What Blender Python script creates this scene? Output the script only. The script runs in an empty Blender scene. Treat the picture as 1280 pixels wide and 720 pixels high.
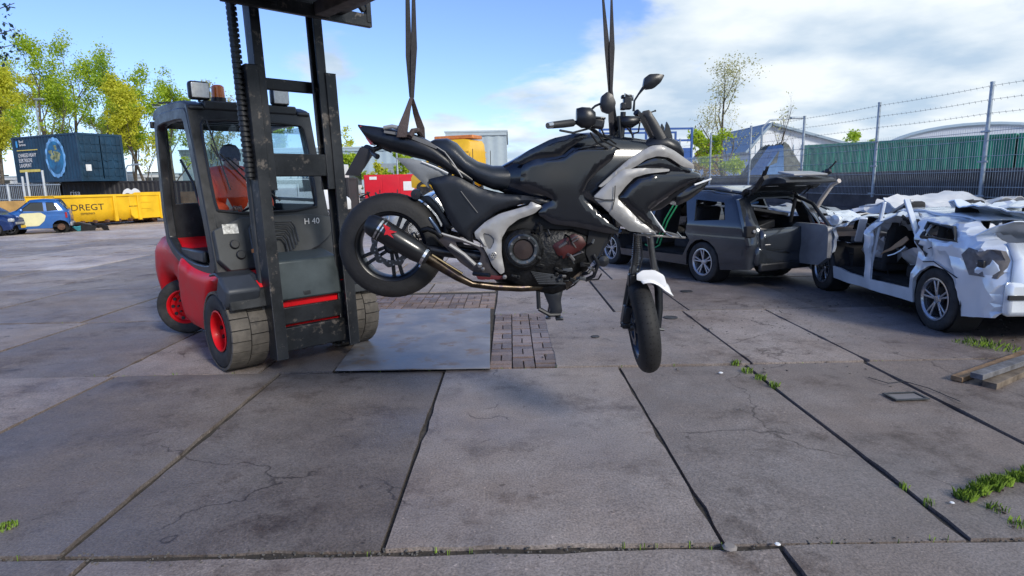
import bpy, math, random
import numpy as np
from mathutils import Vector, Matrix, noise
from mathutils.geometry import delaunay_2d_cdt
random.seed(7)
PI = math.pi
rad = math.radians
SC = bpy.context.scene
COL = SC.collection

# ------------------------------------------------------------------ camera
F_PX, CAM_H = 763.0, 1.65
PITCH, ROLL = math.atan(132/763), rad(1.1)
cam_d = bpy.data.cameras.new('camera')
cam = bpy.data.objects.new('camera', cam_d); COL.objects.link(cam)
cam_d.sensor_width = 36.0; cam_d.lens = 36*F_PX/1280; cam_d.clip_end = 3000; cam_d.clip_start = 0.05
FWD = Vector((0, math.cos(PITCH), -math.sin(PITCH)))
RT0 = Vector((1, 0, 0)); UP0 = RT0.cross(FWD)
RT = RT0*math.cos(ROLL) - UP0*math.sin(ROLL)
UP = UP0*math.cos(ROLL) + RT0*math.sin(ROLL)
cam.matrix_world = Matrix(((RT.x, UP.x, -FWD.x, 0), (RT.y, UP.y, -FWD.y, 0), (RT.z, UP.z, -FWD.z, CAM_H), (0, 0, 0, 1)))
SC.camera = cam

# ------------------------------------------------------------------ world, sun, exposure
SUN_EL = rad(31); SUN_AZ = math.atan2(0.6, -0.8)          # azimuth measured from +Y towards +X
TO_SUN = Vector((math.sin(SUN_AZ)*math.cos(SUN_EL), math.cos(SUN_AZ)*math.cos(SUN_EL), math.sin(SUN_EL)))
world = bpy.data.worlds.new('World'); SC.world = world; world.use_nodes = True
wt = world.node_tree; wt.nodes.clear()
def WN(t, **k):
    n = wt.nodes.new(t)
    for a, b in k.items(): setattr(n, a, b)
    return n
sky = WN('ShaderNodeTexSky', sky_type='NISHITA', sun_disc=False, sun_elevation=SUN_EL, sun_rotation=SUN_AZ, ozone_density=2.5, dust_density=0.4, air_density=1.0)
wout = WN('ShaderNodeOutputWorld'); wbg = WN('ShaderNodeBackground'); wbg.inputs['Strength'].default_value = 0.095
tc = WN('ShaderNodeTexCoord'); sep = WN('ShaderNodeSeparateXYZ'); wt.links.new(tc.outputs['Generated'], sep.inputs[0])
def M(op, a, b=None, c=None, clamp=False):
    n = WN('ShaderNodeMath', operation=op); n.use_clamp = clamp
    for i, x in enumerate((a, b, c)):
        if x is None: continue
        if isinstance(x, (int, float)): n.inputs[i].default_value = x
        else: wt.links.new(x, n.inputs[i])
    return n.outputs[0]
zz = M('MAXIMUM', sep.outputs[2], 0.0)
den = M('ADD', zz, 0.22)
cmb = WN('ShaderNodeCombineXYZ')
wt.links.new(M('DIVIDE', sep.outputs[0], den), cmb.inputs[0]); wt.links.new(M('DIVIDE', sep.outputs[1], den), cmb.inputs[1])
wt.links.new(M('MULTIPLY', zz, 2.2), cmb.inputs[2])
nz = WN('ShaderNodeTexNoise'); nz.inputs['Scale'].default_value = 1.15; nz.inputs['Detail'].default_value = 9; nz.inputs['Roughness'].default_value = 0.55; nz.inputs['Distortion'].default_value = 0.25
wt.links.new(cmb.outputs[0], nz.inputs['Vector'])
# weather: a cloud bank fills the sky to the east, scattered cumulus low in the west
side = M('MULTIPLY_ADD', sep.outputs[0], 0.62, 0.035)
low = M('MULTIPLY', M('SUBTRACT', 0.30, zz, clamp=True), 0.62)
cov = M('ADD', M('ADD', nz.outputs[0], M('MINIMUM', side, 0.26)), low)
mask = WN('ShaderNodeMapRange', interpolation_type='SMOOTHSTEP'); wt.links.new(cov, mask.inputs[0]); mask.inputs[1].default_value = 0.575; mask.inputs[2].default_value = 0.70
n2 = WN('ShaderNodeTexNoise'); n2.inputs['Scale'].default_value = 1.9; n2.inputs['Detail'].default_value = 6; wt.links.new(cmb.outputs[0], n2.inputs['Vector'])
cr = WN('ShaderNodeValToRGB'); wt.links.new(n2.outputs[0], cr.inputs[0])
cr.color_ramp.elements[0].position = 0.38; cr.color_ramp.elements[0].color = (2.3, 2.95, 3.7, 1)
cr.color_ramp.elements[1].position = 0.62; cr.color_ramp.elements[1].color = (4.2, 4.5, 4.7, 1)
hue = WN('ShaderNodeMix', data_type='RGBA', blend_type='MULTIPLY'); hue.inputs[0].default_value = 1.0
wt.links.new(sky.outputs[0], hue.inputs[6]); hue.inputs[7].default_value = (.60, .66, .92, 1)
mx = WN('ShaderNodeMix', data_type='RGBA'); wt.links.new(mask.outputs[0], mx.inputs[0]); wt.links.new(hue.outputs[2], mx.inputs[6]); wt.links.new(cr.outputs[0], mx.inputs[7])
wt.links.new(mx.outputs[2], wbg.inputs['Color']); wt.links.new(wbg.outputs[0], wout.inputs[0])
sun_d = bpy.data.lights.new('sun', 'SUN'); sun_d.energy = 1.4; sun_d.angle = rad(12); sun_d.color = (1.0, 0.94, 0.84)
sun = bpy.data.objects.new('sun', sun_d); COL.objects.link(sun)
sun.rotation_euler = TO_SUN.to_track_quat('Z', 'Y').to_euler()
SC.view_settings.view_transform = 'Standard'; SC.view_settings.look = 'None'; SC.view_settings.gamma = 1; SC.view_settings.exposure = 1.27
SC.view_settings.use_curve_mapping = False
SC.cycles.max_bounces = 8; SC.cycles.transparent_max_bounces = 16

# ------------------------------------------------------------------ helpers
def px_ray(px, py): return FWD + RT*((px-640)/F_PX) + UP*((360-py)/F_PX)
def ground_at(px, py, z=0.0):
    d = px_ray(px, py); t = (z-CAM_H)/d.z
    return Vector((d.x*t, d.y*t, z))
def on_plane(px, py, Y):
    """point of the vertical plane y = Y seen at a place of the photograph"""
    d = px_ray(px, py); t = Y/d.y
    return Vector((d.x*t, Y, CAM_H+d.z*t))
MATS = {}
def mat(name, col, rough=0.6, metal=0.0, var=0.12, vscale=3.0, bump=0.0, bscale=40.0, coat=0.0, col2=None, patch=None, trans=0.0, spec=None, alpha=1.0, emis=0.0, rvar=0.0):
    if name in MATS: return MATS[name]
    m = bpy.data.materials.new(name); m.use_nodes = True; nt = m.node_tree; b = nt.nodes['Principled BSDF']
    N = lambda t: nt.nodes.new(t)
    tcn = N('ShaderNodeTexCoord'); L = nt.links.new
    n1 = N('ShaderNodeTexNoise'); n1.inputs['Scale'].default_value = vscale; n1.inputs['Detail'].default_value = 8; n1.inputs['Roughness'].default_value = .62
    L(tcn.outputs['Object'], n1.inputs['Vector'])
    r = N('ShaderNodeValToRGB'); L(n1.outputs[0], r.inputs[0])
    c = Vector(col[:3]); lo = c*(1-var*1.6); hi = c*(1+var) if col2 is None else Vector(col2[:3])
    r.color_ramp.elements[0].position = .3; r.color_ramp.elements[0].color = (*lo, 1)
    r.color_ramp.elements[1].position = .72; r.color_ramp.elements[1].color = (*hi, 1)
    out = r.outputs[0]
    if patch:                                   # dirt, rust or wear: (colour, threshold, scale)
        n2 = N('ShaderNodeTexNoise'); n2.inputs['Scale'].default_value = patch[2]; n2.inputs['Detail'].default_value = 10; n2.inputs['Roughness'].default_value = .7
        L(tcn.outputs['Object'], n2.inputs['Vector'])
        mr = N('ShaderNodeMapRange'); L(n2.outputs[0], mr.inputs[0]); mr.inputs[1].default_value = patch[1]; mr.inputs[2].default_value = patch[1]+.09
        x = N('ShaderNodeMix'); x.data_type = 'RGBA'; L(mr.outputs[0], x.inputs[0]); L(out, x.inputs[6]); x.inputs[7].default_value = (*patch[0], 1)
        out = x.outputs[2]
    L(out, b.inputs['Base Color'])
    b.inputs['Metallic'].default_value = metal
    if rvar > 0:
        rr = N('ShaderNodeMapRange'); L(n1.outputs[0], rr.inputs[0]); rr.inputs[1].default_value = .3; rr.inputs[2].default_value = .7
        rr.inputs[3].default_value = max(0.02, rough-rvar); rr.inputs[4].default_value = min(1, rough+rvar); L(rr.outputs[0], b.inputs['Roughness'])
    else: b.inputs['Roughness'].default_value = rough
    if coat: b.inputs['Coat Weight'].default_value = coat; b.inputs['Coat Roughness'].default_value = .06
    if trans: b.inputs['Transmission Weight'].default_value = trans
    if spec is not None: b.inputs['Specular IOR Level'].default_value = spec
    if bump:
        n3 = N('ShaderNodeTexNoise'); n3.inputs['Scale'].default_value = bscale; n3.inputs['Detail'].default_value = 6; L(tcn.outputs['Object'], n3.inputs['Vector'])
        bp = N('ShaderNodeBump'); bp.inputs['Strength'].default_value = bump; bp.inputs['Distance'].default_value = .02; L(n3.outputs[0], bp.inputs['Height']); L(bp.outputs[0], b.inputs['Normal'])
    MATS[name] = m; return m
def glass_mat(name, tint=(.75, .85, .88), clear=.75, rough=.04):
    if name in MATS: return MATS[name]
    m = bpy.data.materials.new(name); m.use_nodes = True; nt = m.node_tree; nt.nodes.clear()
    o = nt.nodes.new('ShaderNodeOutputMaterial'); t = nt.nodes.new('ShaderNodeBsdfTransparent'); t.inputs[0].default_value = (*tint, 1)
    g = nt.nodes.new('ShaderNodeBsdfGlossy'); g.inputs['Roughness'].default_value = rough; g.inputs[0].default_value = (.9, .95, 1, 1)
    fr = nt.nodes.new('ShaderNodeFresnel'); fr.inputs[0].default_value = 1.5
    ad = nt.nodes.new('ShaderNodeMath'); ad.operation = 'MULTIPLY_ADD'; ad.inputs[1].default_value = .5; ad.inputs[2].default_value = (1-clear)*.2; nt.links.new(fr.outputs[0], ad.inputs[0])
    x = nt.nodes.new('ShaderNodeMixShader'); nt.links.new(ad.outputs[0], x.inputs[0]); nt.links.new(t.outputs[0], x.inputs[1]); nt.links.new(g.outputs[0], x.inputs[2]); nt.links.new(x.outputs[0], o.inputs[0])
    MATS[name] = m; return m

class MB:
    def __init__(s): s.v = []; s.f = []
    def add(s, vs, fs):
        o = len(s.v); s.v += [tuple(v) for v in vs]; s.f += [[i+o for i in f] for f in fs]; return s
    def box(s, c, d, R=None):
        hx, hy, hz = d[0]/2, d[1]/2, d[2]/2; c = Vector(c)
        vs = []
        for x, y, z in ((-hx,-hy,-hz),(hx,-hy,-hz),(hx,hy,-hz),(-hx,hy,-hz),(-hx,-hy,hz),(hx,-hy,hz),(hx,hy,hz),(-hx,hy,hz)):
            p = Vector((x, y, z)); vs.append(c+(R @ p if R else p))
        return s.add(vs, [(3,2,1,0),(4,5,6,7),(0,1,5,4),(1,2,6,5),(2,3,7,6),(3,0,4,7)])
    def bar(s, p, q, w, h, up=(0, 0, 1)):
        p = Vector(p); q = Vector(q); d = (q-p); L = d.length; d.normalize(); up = Vector(up)
        a = d.cross(up)
        if a.length < 1e-3: a = d.cross(Vector((1, 0, 0)))
        a.normalize(); b = a.cross(d)
        vs = []
        for e in (p, q):
            for i, j in ((-1,-1),(1,-1),(1,1),(-1,1)): vs.append(e+a*(i*w/2)+b*(j*h/2))
        return s.add(vs, [(3,2,1,0),(4,5,6,7),(0,1,5,4),(1,2,6,5),(2,3,7,6),(3,0,4,7)])
    def tube(s, pts, r, n=8, cap=True):
        pts = [Vector(p) for p in pts]; k = len(pts); rs = r if isinstance(r, (list, tuple)) else [r]*k
        t0 = (pts[1]-pts[0]).normalized(); a = t0.orthogonal().normalized(); vs = []; fs = []
        for i, p in enumerate(pts):
            if i == 0: t = t0
            elif i == k-1: t = (pts[i]-pts[i-1]).normalized()
            else: t = ((pts[i]-pts[i-1]).normalized()+(pts[i+1]-pts[i]).normalized()).normalized()
            a = (a-t*a.dot(t))
            if a.length < 1e-5: a = t.orthogonal()
            a.normalize(); b = t.cross(a)
            for j in range(n): vs.append(p+(a*math.cos(2*PI*j/n)+b*math.sin(2*PI*j/n))*rs[i])
        for i in range(k-1):
            for j in range(n): fs.append((i*n+j, i*n+(j+1)%n, (i+1)*n+(j+1)%n, (i+1)*n+j))
        if cap: fs.append(tuple(range(n-1, -1, -1))); fs.append(tuple(range((k-1)*n, k*n)))
        return s.add(vs, fs)
    def lathe(s, prof, n=28, Mx=None, close=False):
        vs = []; fs = []; k = len(prof)
        for j in range(n):
            a = 2*PI*j/n
            for r, y in prof:
                p = Vector((r*math.cos(a), y, r*math.sin(a))); vs.append(Mx @ p if Mx else p)
        kk = k if close else k-1
        for j in range(n):
            j2 = (j+1) % n
            for i in range(kk):
                i2 = (i+1) % k; fs.append((j*k+i, j2*k+i, j2*k+i2, j*k+i2))
        return s.add(vs, fs)
    def prism(s, poly, y0, y1, Mx=None):
        n = len(poly)
        vs = [Vector((x, y0, z)) for x, z in poly]+[Vector((x, y1, z)) for x, z in poly]
        if Mx: vs = [Mx @ v for v in vs]
        return s.add(vs, [tuple(range(n)), tuple(range(2*n-1, n-1, -1))]+[(i, i+n, (i+1) % n+n, (i+1) % n) for i in range(n)])
    def sheet(s, poly, holes, res, ff, fb):
        segs = []; pts = []; edges = []
        def ring(P):
            o = len(pts); Q = []
            for i, a in enumerate(P):
                b = P[(i+1) % len(P)]; L = math.dist(a, b); k = max(1, int(round(L/res)))
                for t in range(k): Q.append((a[0]+(b[0]-a[0])*t/k, a[1]+(b[1]-a[1])*t/k))
            pts.extend(Q); n = len(Q)
            for i in range(n): edges.append((o+i, o+(i+1) % n)); segs.append((*Q[i], *Q[(i+1) % n]))
        ring(poly)
        for h in holes: ring(h)
        S = np.array(segs)
        def dist(P):
            P = np.atleast_2d(P); A = S[None, :, :2]; D = S[None, :, 2:]-A; W = P[:, None, :]-A
            t = np.clip((W*D).sum(-1)/np.maximum((D*D).sum(-1), 1e-12), 0, 1)
            return np.sqrt(((W-D*t[..., None])**2).sum(-1)).min(1)
        def inside(P, R):
            P = np.atleast_2d(P); x, y = P[:, 0], P[:, 1]; c = np.zeros(len(P), bool); n = len(R)
            for i in range(n):
                x1, y1 = R[i]; x2, y2 = R[(i+1) % n]
                if y1 == y2: continue
                k = ((y1 > y) != (y2 > y)) & (x < (x2-x1)*(y-y1)/(y2-y1)+x1); c ^= k
            return c
        def ok(P):
            r = inside(P, poly)
            for h in holes: r &= ~inside(P, h)
            return r
        a = np.array(poly); lo = a.min(0); hi = a.max(0)
        gx = np.arange(lo[0]+res/2, hi[0], res); gy = np.arange(lo[1]+res/2, hi[1], res*.87); g = []
        for j, y in enumerate(gy):
            for x in gx: g.append((x+(res/2 if j % 2 else 0), y))
        if g:
            g = np.array(g); k = ok(g); g = g[k]
            if len(g): g = g[dist(g) > res*.45]; pts += [tuple(q) for q in g]
        V, E_, Fc, *_ = delaunay_2d_cdt([Vector(q) for q in pts], edges, [], 1, 1e-6)
        Va = np.array([tuple(v) for v in V]); Fa = [f for f in Fc]
        cen = np.array([Va[list(f)].mean(0) for f in Fa]); k = ok(cen); Fa = [f for f, q in zip(Fa, k) if q]
        D = dist(Va); n = len(Va)
        vs = [ff(x, z, d) for (x, z), d in zip(Va, D)]+[fb(x, z, d) for (x, z), d in zip(Va, D)]
        fs = []; cnt = {}
        for f in Fa:
            fs.append(tuple(f)); fs.append(tuple(i+n for i in reversed(f)))
            for i in range(len(f)):
                e = (f[i], f[(i+1) % len(f)]); cnt[e] = 1
        for (p, q) in cnt:
            if (q, p) not in cnt: fs.append((q, p, p+n, q+n))
        return s.add(vs, fs)
def link(o, parent=None):
    COL.objects.link(o)
    if parent: o.parent = parent
    return o
def obj(name, mb, m, parent=None, bev=0.0, ang=38, loc=None, seg=2):
    me = bpy.data.meshes.new(name); me.from_pydata(mb.v, [], mb.f); me.materials.append(m); me.update()
    me.polygons.foreach_set('use_smooth', [True]*len(me.polygons)); me.set_sharp_from_angle(angle=rad(ang))
    o = link(bpy.data.objects.new(name, me), parent)
    if bev: b = o.modifiers.new('bevel', 'BEVEL'); b.width = bev; b.segments = seg; b.limit_method = 'ANGLE'; b.angle_limit = rad(38); b.harden_normals = False
    if loc is not None: o.location = loc
    return o
def tag(o, label=None, cat=None, group=None, kind=None):
    for k, v in (('label', label), ('category', cat), ('group', group), ('kind', kind)):
        if v: o[k] = v
    return o
def thing(name, label, cat, loc=(0, 0, 0), rz=0.0, group=None, rx=0.0, ry=0.0):
    o = bpy.data.objects.new(name, None); o.empty_display_size = .1; link(o); o.location = loc; o.rotation_euler = (rx, ry, rz)
    return tag(o, label, cat, group)
def children(o): return [c for c in ALLCH(o)]
def ALLCH(o): return [c for c in COL.objects if c.parent == o]
def text(name, s, size, m, parent, Mx, depth=0.002, align='LEFT', xs=1.0):
    cu = bpy.data.curves.new(name, 'FONT'); cu.body = s; cu.size = size; cu.extrude = depth; cu.align_x = align; cu.resolution_u = 3
    t = bpy.data.objects.new(name, cu); COL.objects.link(t)
    dg = bpy.context.evaluated_depsgraph_get(); me = bpy.data.meshes.new_from_object(t.evaluated_get(dg)); COL.objects.unlink(t); bpy.data.objects.remove(t)
    me.materials.clear(); me.materials.append(m); me.transform(Mx @ Matrix.Diagonal((xs, 1, 1, 1)))
    return link(bpy.data.objects.new(name, me), parent)
def MXZ(x, y, z, flip=False):
    """text or disc lying in the x-z plane, facing -y (or +y when flipped)"""
    m = Matrix.Translation((x, y, z)) @ Matrix.Rotation(PI/2, 4, 'X')
    return Matrix.Translation((x, y, z)) @ Matrix.Rotation(PI, 4, 'Z') @ Matrix.Rotation(PI/2, 4, 'X') if flip else m
def chaikin(P, k=1, closed=True, r=.22):
    for _ in range(k):
        Q = []; n = len(P)
        for i in range(n if closed else n-1):
            a, b = P[i], P[(i+1) % n]; Q += [(a[0]*(1-r)+b[0]*r, a[1]*(1-r)+b[1]*r), (a[0]*r+b[0]*(1-r), a[1]*r+b[1]*(1-r))]
        P = Q
    return P
def nz3(p, f, a): return noise.noise_vector(Vector(p)*f)*a

# ------------------------------------------------------------------ materials
def ground_mat(name, base, wet=.0, seed=0.0):
    m = bpy.data.materials.new(name); m.use_nodes = True; nt = m.node_tree; b = nt.nodes['Principled BSDF']; L = nt.links.new; N = nt.nodes.new
    g = N('ShaderNodeNewGeometry'); oi = N('ShaderNodeObjectInfo')
    mp = N('ShaderNodeMapping'); L(g.outputs['Position'], mp.inputs[0]); mp.inputs['Location'].default_value = (seed, 0, 0)
    def noi(sc, det=8, ro=.6):
        n = N('ShaderNodeTexNoise'); n.inputs['Scale'].default_value = sc; n.inputs['Detail'].default_value = det; n.inputs['Roughness'].default_value = ro; L(mp.outputs[0], n.inputs['Vector']); return n.outputs[0]
    def ramp(x, a, ca, b_, cb):
        r = N('ShaderNodeValToRGB'); L(x, r.inputs[0]); r.color_ramp.elements[0].position = a; r.color_ramp.elements[0].color = (*ca, 1); r.color_ramp.elements[1].position = b_; r.color_ramp.elements[1].color = (*cb, 1); return r.outputs[0]
    def mul(a, c, f=1.0):
        x = N('ShaderNodeMix'); x.data_type = 'RGBA'; x.blend_type = 'MULTIPLY'; x.inputs[0].default_value = f; L(a, x.inputs[6]); L(c, x.inputs[7]); return x.outputs[2]
    big = noi(.55, 5); mid = noi(3.2, 9, .7); fine = noi(85, 3, .6); speck = noi(38, 2)
    c = Vector(base)
    col = ramp(mid, .30, c*.80, .7, c*1.15)
    col = mul(col, ramp(big, .35, (.82, .80, .80), .62, (1.08, 1.07, 1.05)))
    col = mul(col, ramp(fine, .3, (.60, .60, .60), .62, (1.22, 1.22, 1.22)))
    col = mul(col, ramp(speck, .66, (1, 1, 1), .72, (1.7, 1.65, 1.6)), .8)
    st = ramp(noi(1.3, 12, .78), .52, (1, 1, 1), .64, (.48, .43, .40)); col = mul(col, st)
    st2 = ramp(noi(5, 6, .7), .64, (1, 1, 1), .70, (.42, .39, .37)); col = mul(col, st2)
    vo = N('ShaderNodeTexVoronoi'); vo.feature = 'DISTANCE_TO_EDGE'; vo.inputs['Scale'].default_value = .45; dn = N('ShaderNodeTexNoise'); dn.inputs['Scale'].default_value = 2.2; dn.inputs['Detail'].default_value = 8; L(mp.outputs[0], dn.inputs['Vector'])
    va = N('ShaderNodeMix'); va.data_type = 'RGBA'; va.blend_type = 'LINEAR_LIGHT'; va.inputs[0].default_value = .35; L(mp.outputs[0], va.inputs[6]); L(dn.outputs[1], va.inputs[7]); L(va.outputs[2], vo.inputs['Vector'])
    ck = ramp(vo.outputs[0], .0, (.30, .27, .26), .005, (1, 1, 1)); gate = ramp(noi(.9, 2), .50, (0, 0, 0), .55, (1, 1, 1))
    sm = ramp(noi(.35, 6, .7), .42, (.86, .80, .76), .60, (1.04, 1.05, 1.08)); col = mul(col, sm)
    cx = N('ShaderNodeMix'); cx.data_type = 'RGBA'; cx.blend_type = 'MULTIPLY'; L(gate, cx.inputs[0]); L(col, cx.inputs[6]); L(ck, cx.inputs[7]); col = cx.outputs[2]
    rv = N('ShaderNodeMapRange'); L(oi.outputs['Random'], rv.inputs[0]); rv.inputs[3].default_value = .60; rv.inputs[4].default_value = 1.22
    cb = N('ShaderNodeCombineColor'); [L(rv.outputs[0], cb.inputs[i]) for i in range(3)]
    col = mul(col, cb.outputs[0]); L(col, b.inputs['Base Color'])
    rr = N('ShaderNodeMapRange'); L(big, rr.inputs[0]); rr.inputs[1].default_value = .35; rr.inputs[2].default_value = .62; rr.inputs[3].default_value = .42-wet; rr.inputs[4].default_value = .78-wet; L(rr.outputs[0], b.inputs['Roughness'])
    ad = N('ShaderNodeMath'); ad.operation = 'ADD'; L(fine, ad.inputs[0]); L(mid, ad.inputs[1])
    bp = N('ShaderNodeBump'); bp.inputs['Strength'].default_value = .45; bp.inputs['Distance'].default_value = .008; L(ad.outputs[0], bp.inputs['Height']); L(bp.outputs[0], b.inputs['Normal'])
    MATS[name] = m; return m
SLAB = ground_mat('concrete_slab', (.235, .208, .195)); YARD = ground_mat('yard_concrete', (.42, .385, .37), .05, 9.0)  # yard colour lighter than near slabs, sunlight painted into it
SLAB_LIT = ground_mat('sunlit_slab', (.30, .27, .255), 0, 3.0); BRICK = ground_mat('paving_brick', (.23, .175, .15), 0, 4.0); DIRT = mat('joint_dirt', (.05, .042, .035), .95, var=.4, vscale=12, bump=.6)
BLACK = mat('black_plastic', (.018, .019, .022), .42, var=.3, vscale=6, rvar=.1, bump=.05, bscale=150)
GLOSS = mat('gloss_black', (.005, .006, .010), .16, var=.3, coat=.7, vscale=4)
RUBBER = mat('rubber', (.022, .022, .023), .8, var=.4, vscale=9, bump=.15, bscale=60, col2=(.045, .043, .042))
SILVER = mat('silver_panel', (.33, .335, .35), .42, .35, var=.14, vscale=5, patch=((.12, .11, .10), .68, 9), bump=.04)
CHROME = mat('chrome', (.62, .63, .65), .16, 1.0, var=.1)
STEEL = mat('dark_steel', (.07, .075, .082), .45, .6, var=.35, vscale=5, patch=((.16, .12, .09), .66, 14), rvar=.12)
ALU = mat('aluminium', (.26, .25, .25), .4, .85, var=.25, vscale=8)
ENG = mat('engine_metal', (.013, .0135, .015), .42, .6, var=.5, vscale=14, bump=.3, bscale=40)
WHITE = mat('white_paint', (.74, .75, .76), .35, var=.06, coat=.3, patch=((.35, .33, .30), .70, 6))
GLASS = glass_mat('clear_glass', (.86, .92, .94), 1.0); DGLASS = mat('dark_glass', (.015, .02, .024), .06, var=.2, coat=.6)
REDP = mat('forklift_red', (.62, .006, .012), .42, var=.10, vscale=4, spec=.2, coat=.05, patch=((.22, .04, .03), .66, 16), rvar=.10, bump=.06, bscale=30)
GALV = mat('galvanised', (.36, .42, .48), .45, .5, var=.2, vscale=9)
WOOD = mat('weathered_wood', (.14, .10, .07), .8, var=.4, vscale=6, bump=.4, bscale=30, col2=(.20, .16, .12))

# ------------------------------------------------------------------ the ground
def add_ground():
    mb = MB(); N = 60
    xs = [-900, -300, -120, -60, -30, -15, 0, 15, 30, 60, 120, 300, 900]; ys = [-300, -60, -20, -6, 4, 12, 20, 30, 45, 70, 120, 300, 1500]
    vs = [(x, y, -0.024) for y in ys for x in xs]; nx = len(xs)
    mb.add(vs, [(j*nx+i, j*nx+i+1, (j+1)*nx+i+1, (j+1)*nx+i) for j in range(len(ys)-1) for i in range(nx-1)])
    g = obj('ground', mb, DIRT); tag(g, kind='structure'); return g
ground = add_ground()
yard = MB()
def yard_quad(x0, x1, y0, y1, z=0.0):
    yard.add([(x0, y0, z), (x1, y0, z), (x1, y1, z), (x0, y1, z), (x0, y0, -.02), (x1, y0, -.02), (x1, y1, -.02), (x0, y1, -.02)], [(0, 1, 2, 3), (0, 4, 5, 1), (1, 5, 6, 2), (2, 6, 7, 3), (3, 7, 4, 0)])
ROWS = [(-0.5, 2.55), (2.55, 5.3), (5.3, 7.6), (7.6, 10.2), (10.2, 12.9), (12.9, 15.6), (15.6, 18.3), (18.3, 21.0)]
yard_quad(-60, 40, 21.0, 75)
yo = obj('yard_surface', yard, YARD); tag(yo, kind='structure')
slab_n = 0
def slab(x0, x1, y0, y1, rnd):
    global slab_n
    g = .009+rnd.random()*.006; x0 += g; x1 -= g; y0 += g; y1 -= g
    dz = rnd.uniform(-.008, .008); mb = MB(); fr = abs(y0-2.55) < .05; bk = abs(y1-2.55) < .05; y0 += .004*fr; y1 -= .010*bk; nx = max(2, int((x1-x0)/.16)); ny = max(2, int((y1-y0)/.16)) if y1 < 9 else 3
    if y1 >= 9: nx = 3
    top = []
    for j in range(ny+1):
        for i in range(nx+1):
            x = x0+(x1-x0)*i/nx; y = y0+(y1-y0)*j/ny; e = (i in (0, nx)) or (j in (0, ny))
            z = dz+(x-x0)*0.0+noise.noise(Vector((x*.8, y*.8, 3)))*.006
            if e:
                k = noise.noise(Vector((x*5, y*5, 1.3))); w = max(0, k-.08)*.032
                if i == 0: x += w
                if i == nx: x -= w
                if j == 0: y += w*(1.4 if fr else 1)+(.010*noise.noise(Vector((x*14, 3, 0))) if fr else 0)
                if j == ny: y -= w*(1.4 if bk else 1)+(.014*noise.noise(Vector((x*11, 7, 0))) if bk else 0)
                z -= .004
            top.append((x, y, z))
    mb.add(top, [(j*(nx+1)+i, j*(nx+1)+i+1, (j+1)*(nx+1)+i+1, (j+1)*(nx+1)+i) for j in range(ny) for i in range(nx)])
    rim = [j for j in range(nx+1)]+[(j+1)*(nx+1)+nx for j in range(ny)]+[ny*(nx+1)+i for i in range(nx-1, -1, -1)]+[j*(nx+1) for j in range(ny-1, 0, -1)]
    o = len(mb.v); mb.v += [(top[i][0], top[i][1], -.055) for i in rim]; n = len(rim)
    mb.f += [[rim[(k+1) % n], rim[k], o+k, o+(k+1) % n] for k in range(n)]
    obj('slab', mb, SLAB if y0 < 9 else (SLAB_LIT if y0 < 12.5 else YARD), ground, ang=60)  # slabs get lighter with distance: sunlit far ground painted into their colour
rs = random.Random(3)
COLS = {0: [-4.2, -2.6, -1.95, 1.2, 2.9, 4.6], 1: [-10.5, -8.8, -7.1, -5.3, -3.58, -2.1, -.62, .95, 2.08, 3.15, 4.7, 6.3],
        2: [-14, -12.3, -10.6, -8.9, -7.2, -5.4, -3.68, -2.3, -.24, .38, 2.15, 3.2, 4.8, 6.4, 8.0], 3: [-16, -14, -12.3, -10.6, -9, -7.35, -5.5, -3.75, -2.4, -1.3, -.24, 1.3, 2.25, 3.9, 5.5, 7.1, 8.6]}
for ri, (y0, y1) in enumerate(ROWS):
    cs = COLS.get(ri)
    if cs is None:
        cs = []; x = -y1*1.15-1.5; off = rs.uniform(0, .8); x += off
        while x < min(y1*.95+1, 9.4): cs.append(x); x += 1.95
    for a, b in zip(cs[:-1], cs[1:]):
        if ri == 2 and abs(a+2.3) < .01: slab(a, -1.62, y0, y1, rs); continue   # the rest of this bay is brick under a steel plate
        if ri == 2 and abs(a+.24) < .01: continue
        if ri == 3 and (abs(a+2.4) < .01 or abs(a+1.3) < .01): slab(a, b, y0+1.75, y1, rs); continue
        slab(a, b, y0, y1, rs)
# brick bay: herringbone-like basket rows, each brick its own piece
bm = []
def brick(x, y, w, h, protos={}):
    key = (round(w, 3), round(h, 3))
    if key not in protos:
        mb = MB(); mb.box((0, 0, 0), (w-.012, h-.012, .06)); me = bpy.data.meshes.new('brick'); me.from_pydata(mb.v, [], mb.f); me.materials.append(BRICK); protos[key] = me
    o = bpy.data.objects.new('brick', protos[key]); link(o, ground); o.location = (x+w/2, y+h/2, -.034+rs.uniform(-.004, .004)); o.rotation_euler = (rs.uniform(-.012, .012), rs.uniform(-.012, .012), rs.uniform(-.02, .02))
bn = 0
def brick_bay(x0, x1, y0, y1):
    y = y0; j = 0
    while y < y1-.1:
        x = x0; i = 0
        while x < x1-.1:
            if (i+j) % 2 == 0: brick(x, y, .21, .105); brick(x, y+.105, .21, .105)
            else: brick(x, y, .105, .21); brick(x+.105, y, .105, .21)
            x += .21; i += 1
        y += .21; j += 1
brick_bay(-.22, .36, 5.34, 7.58); brick_bay(-2.34, -.3, 8.05, 9.1)
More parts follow.
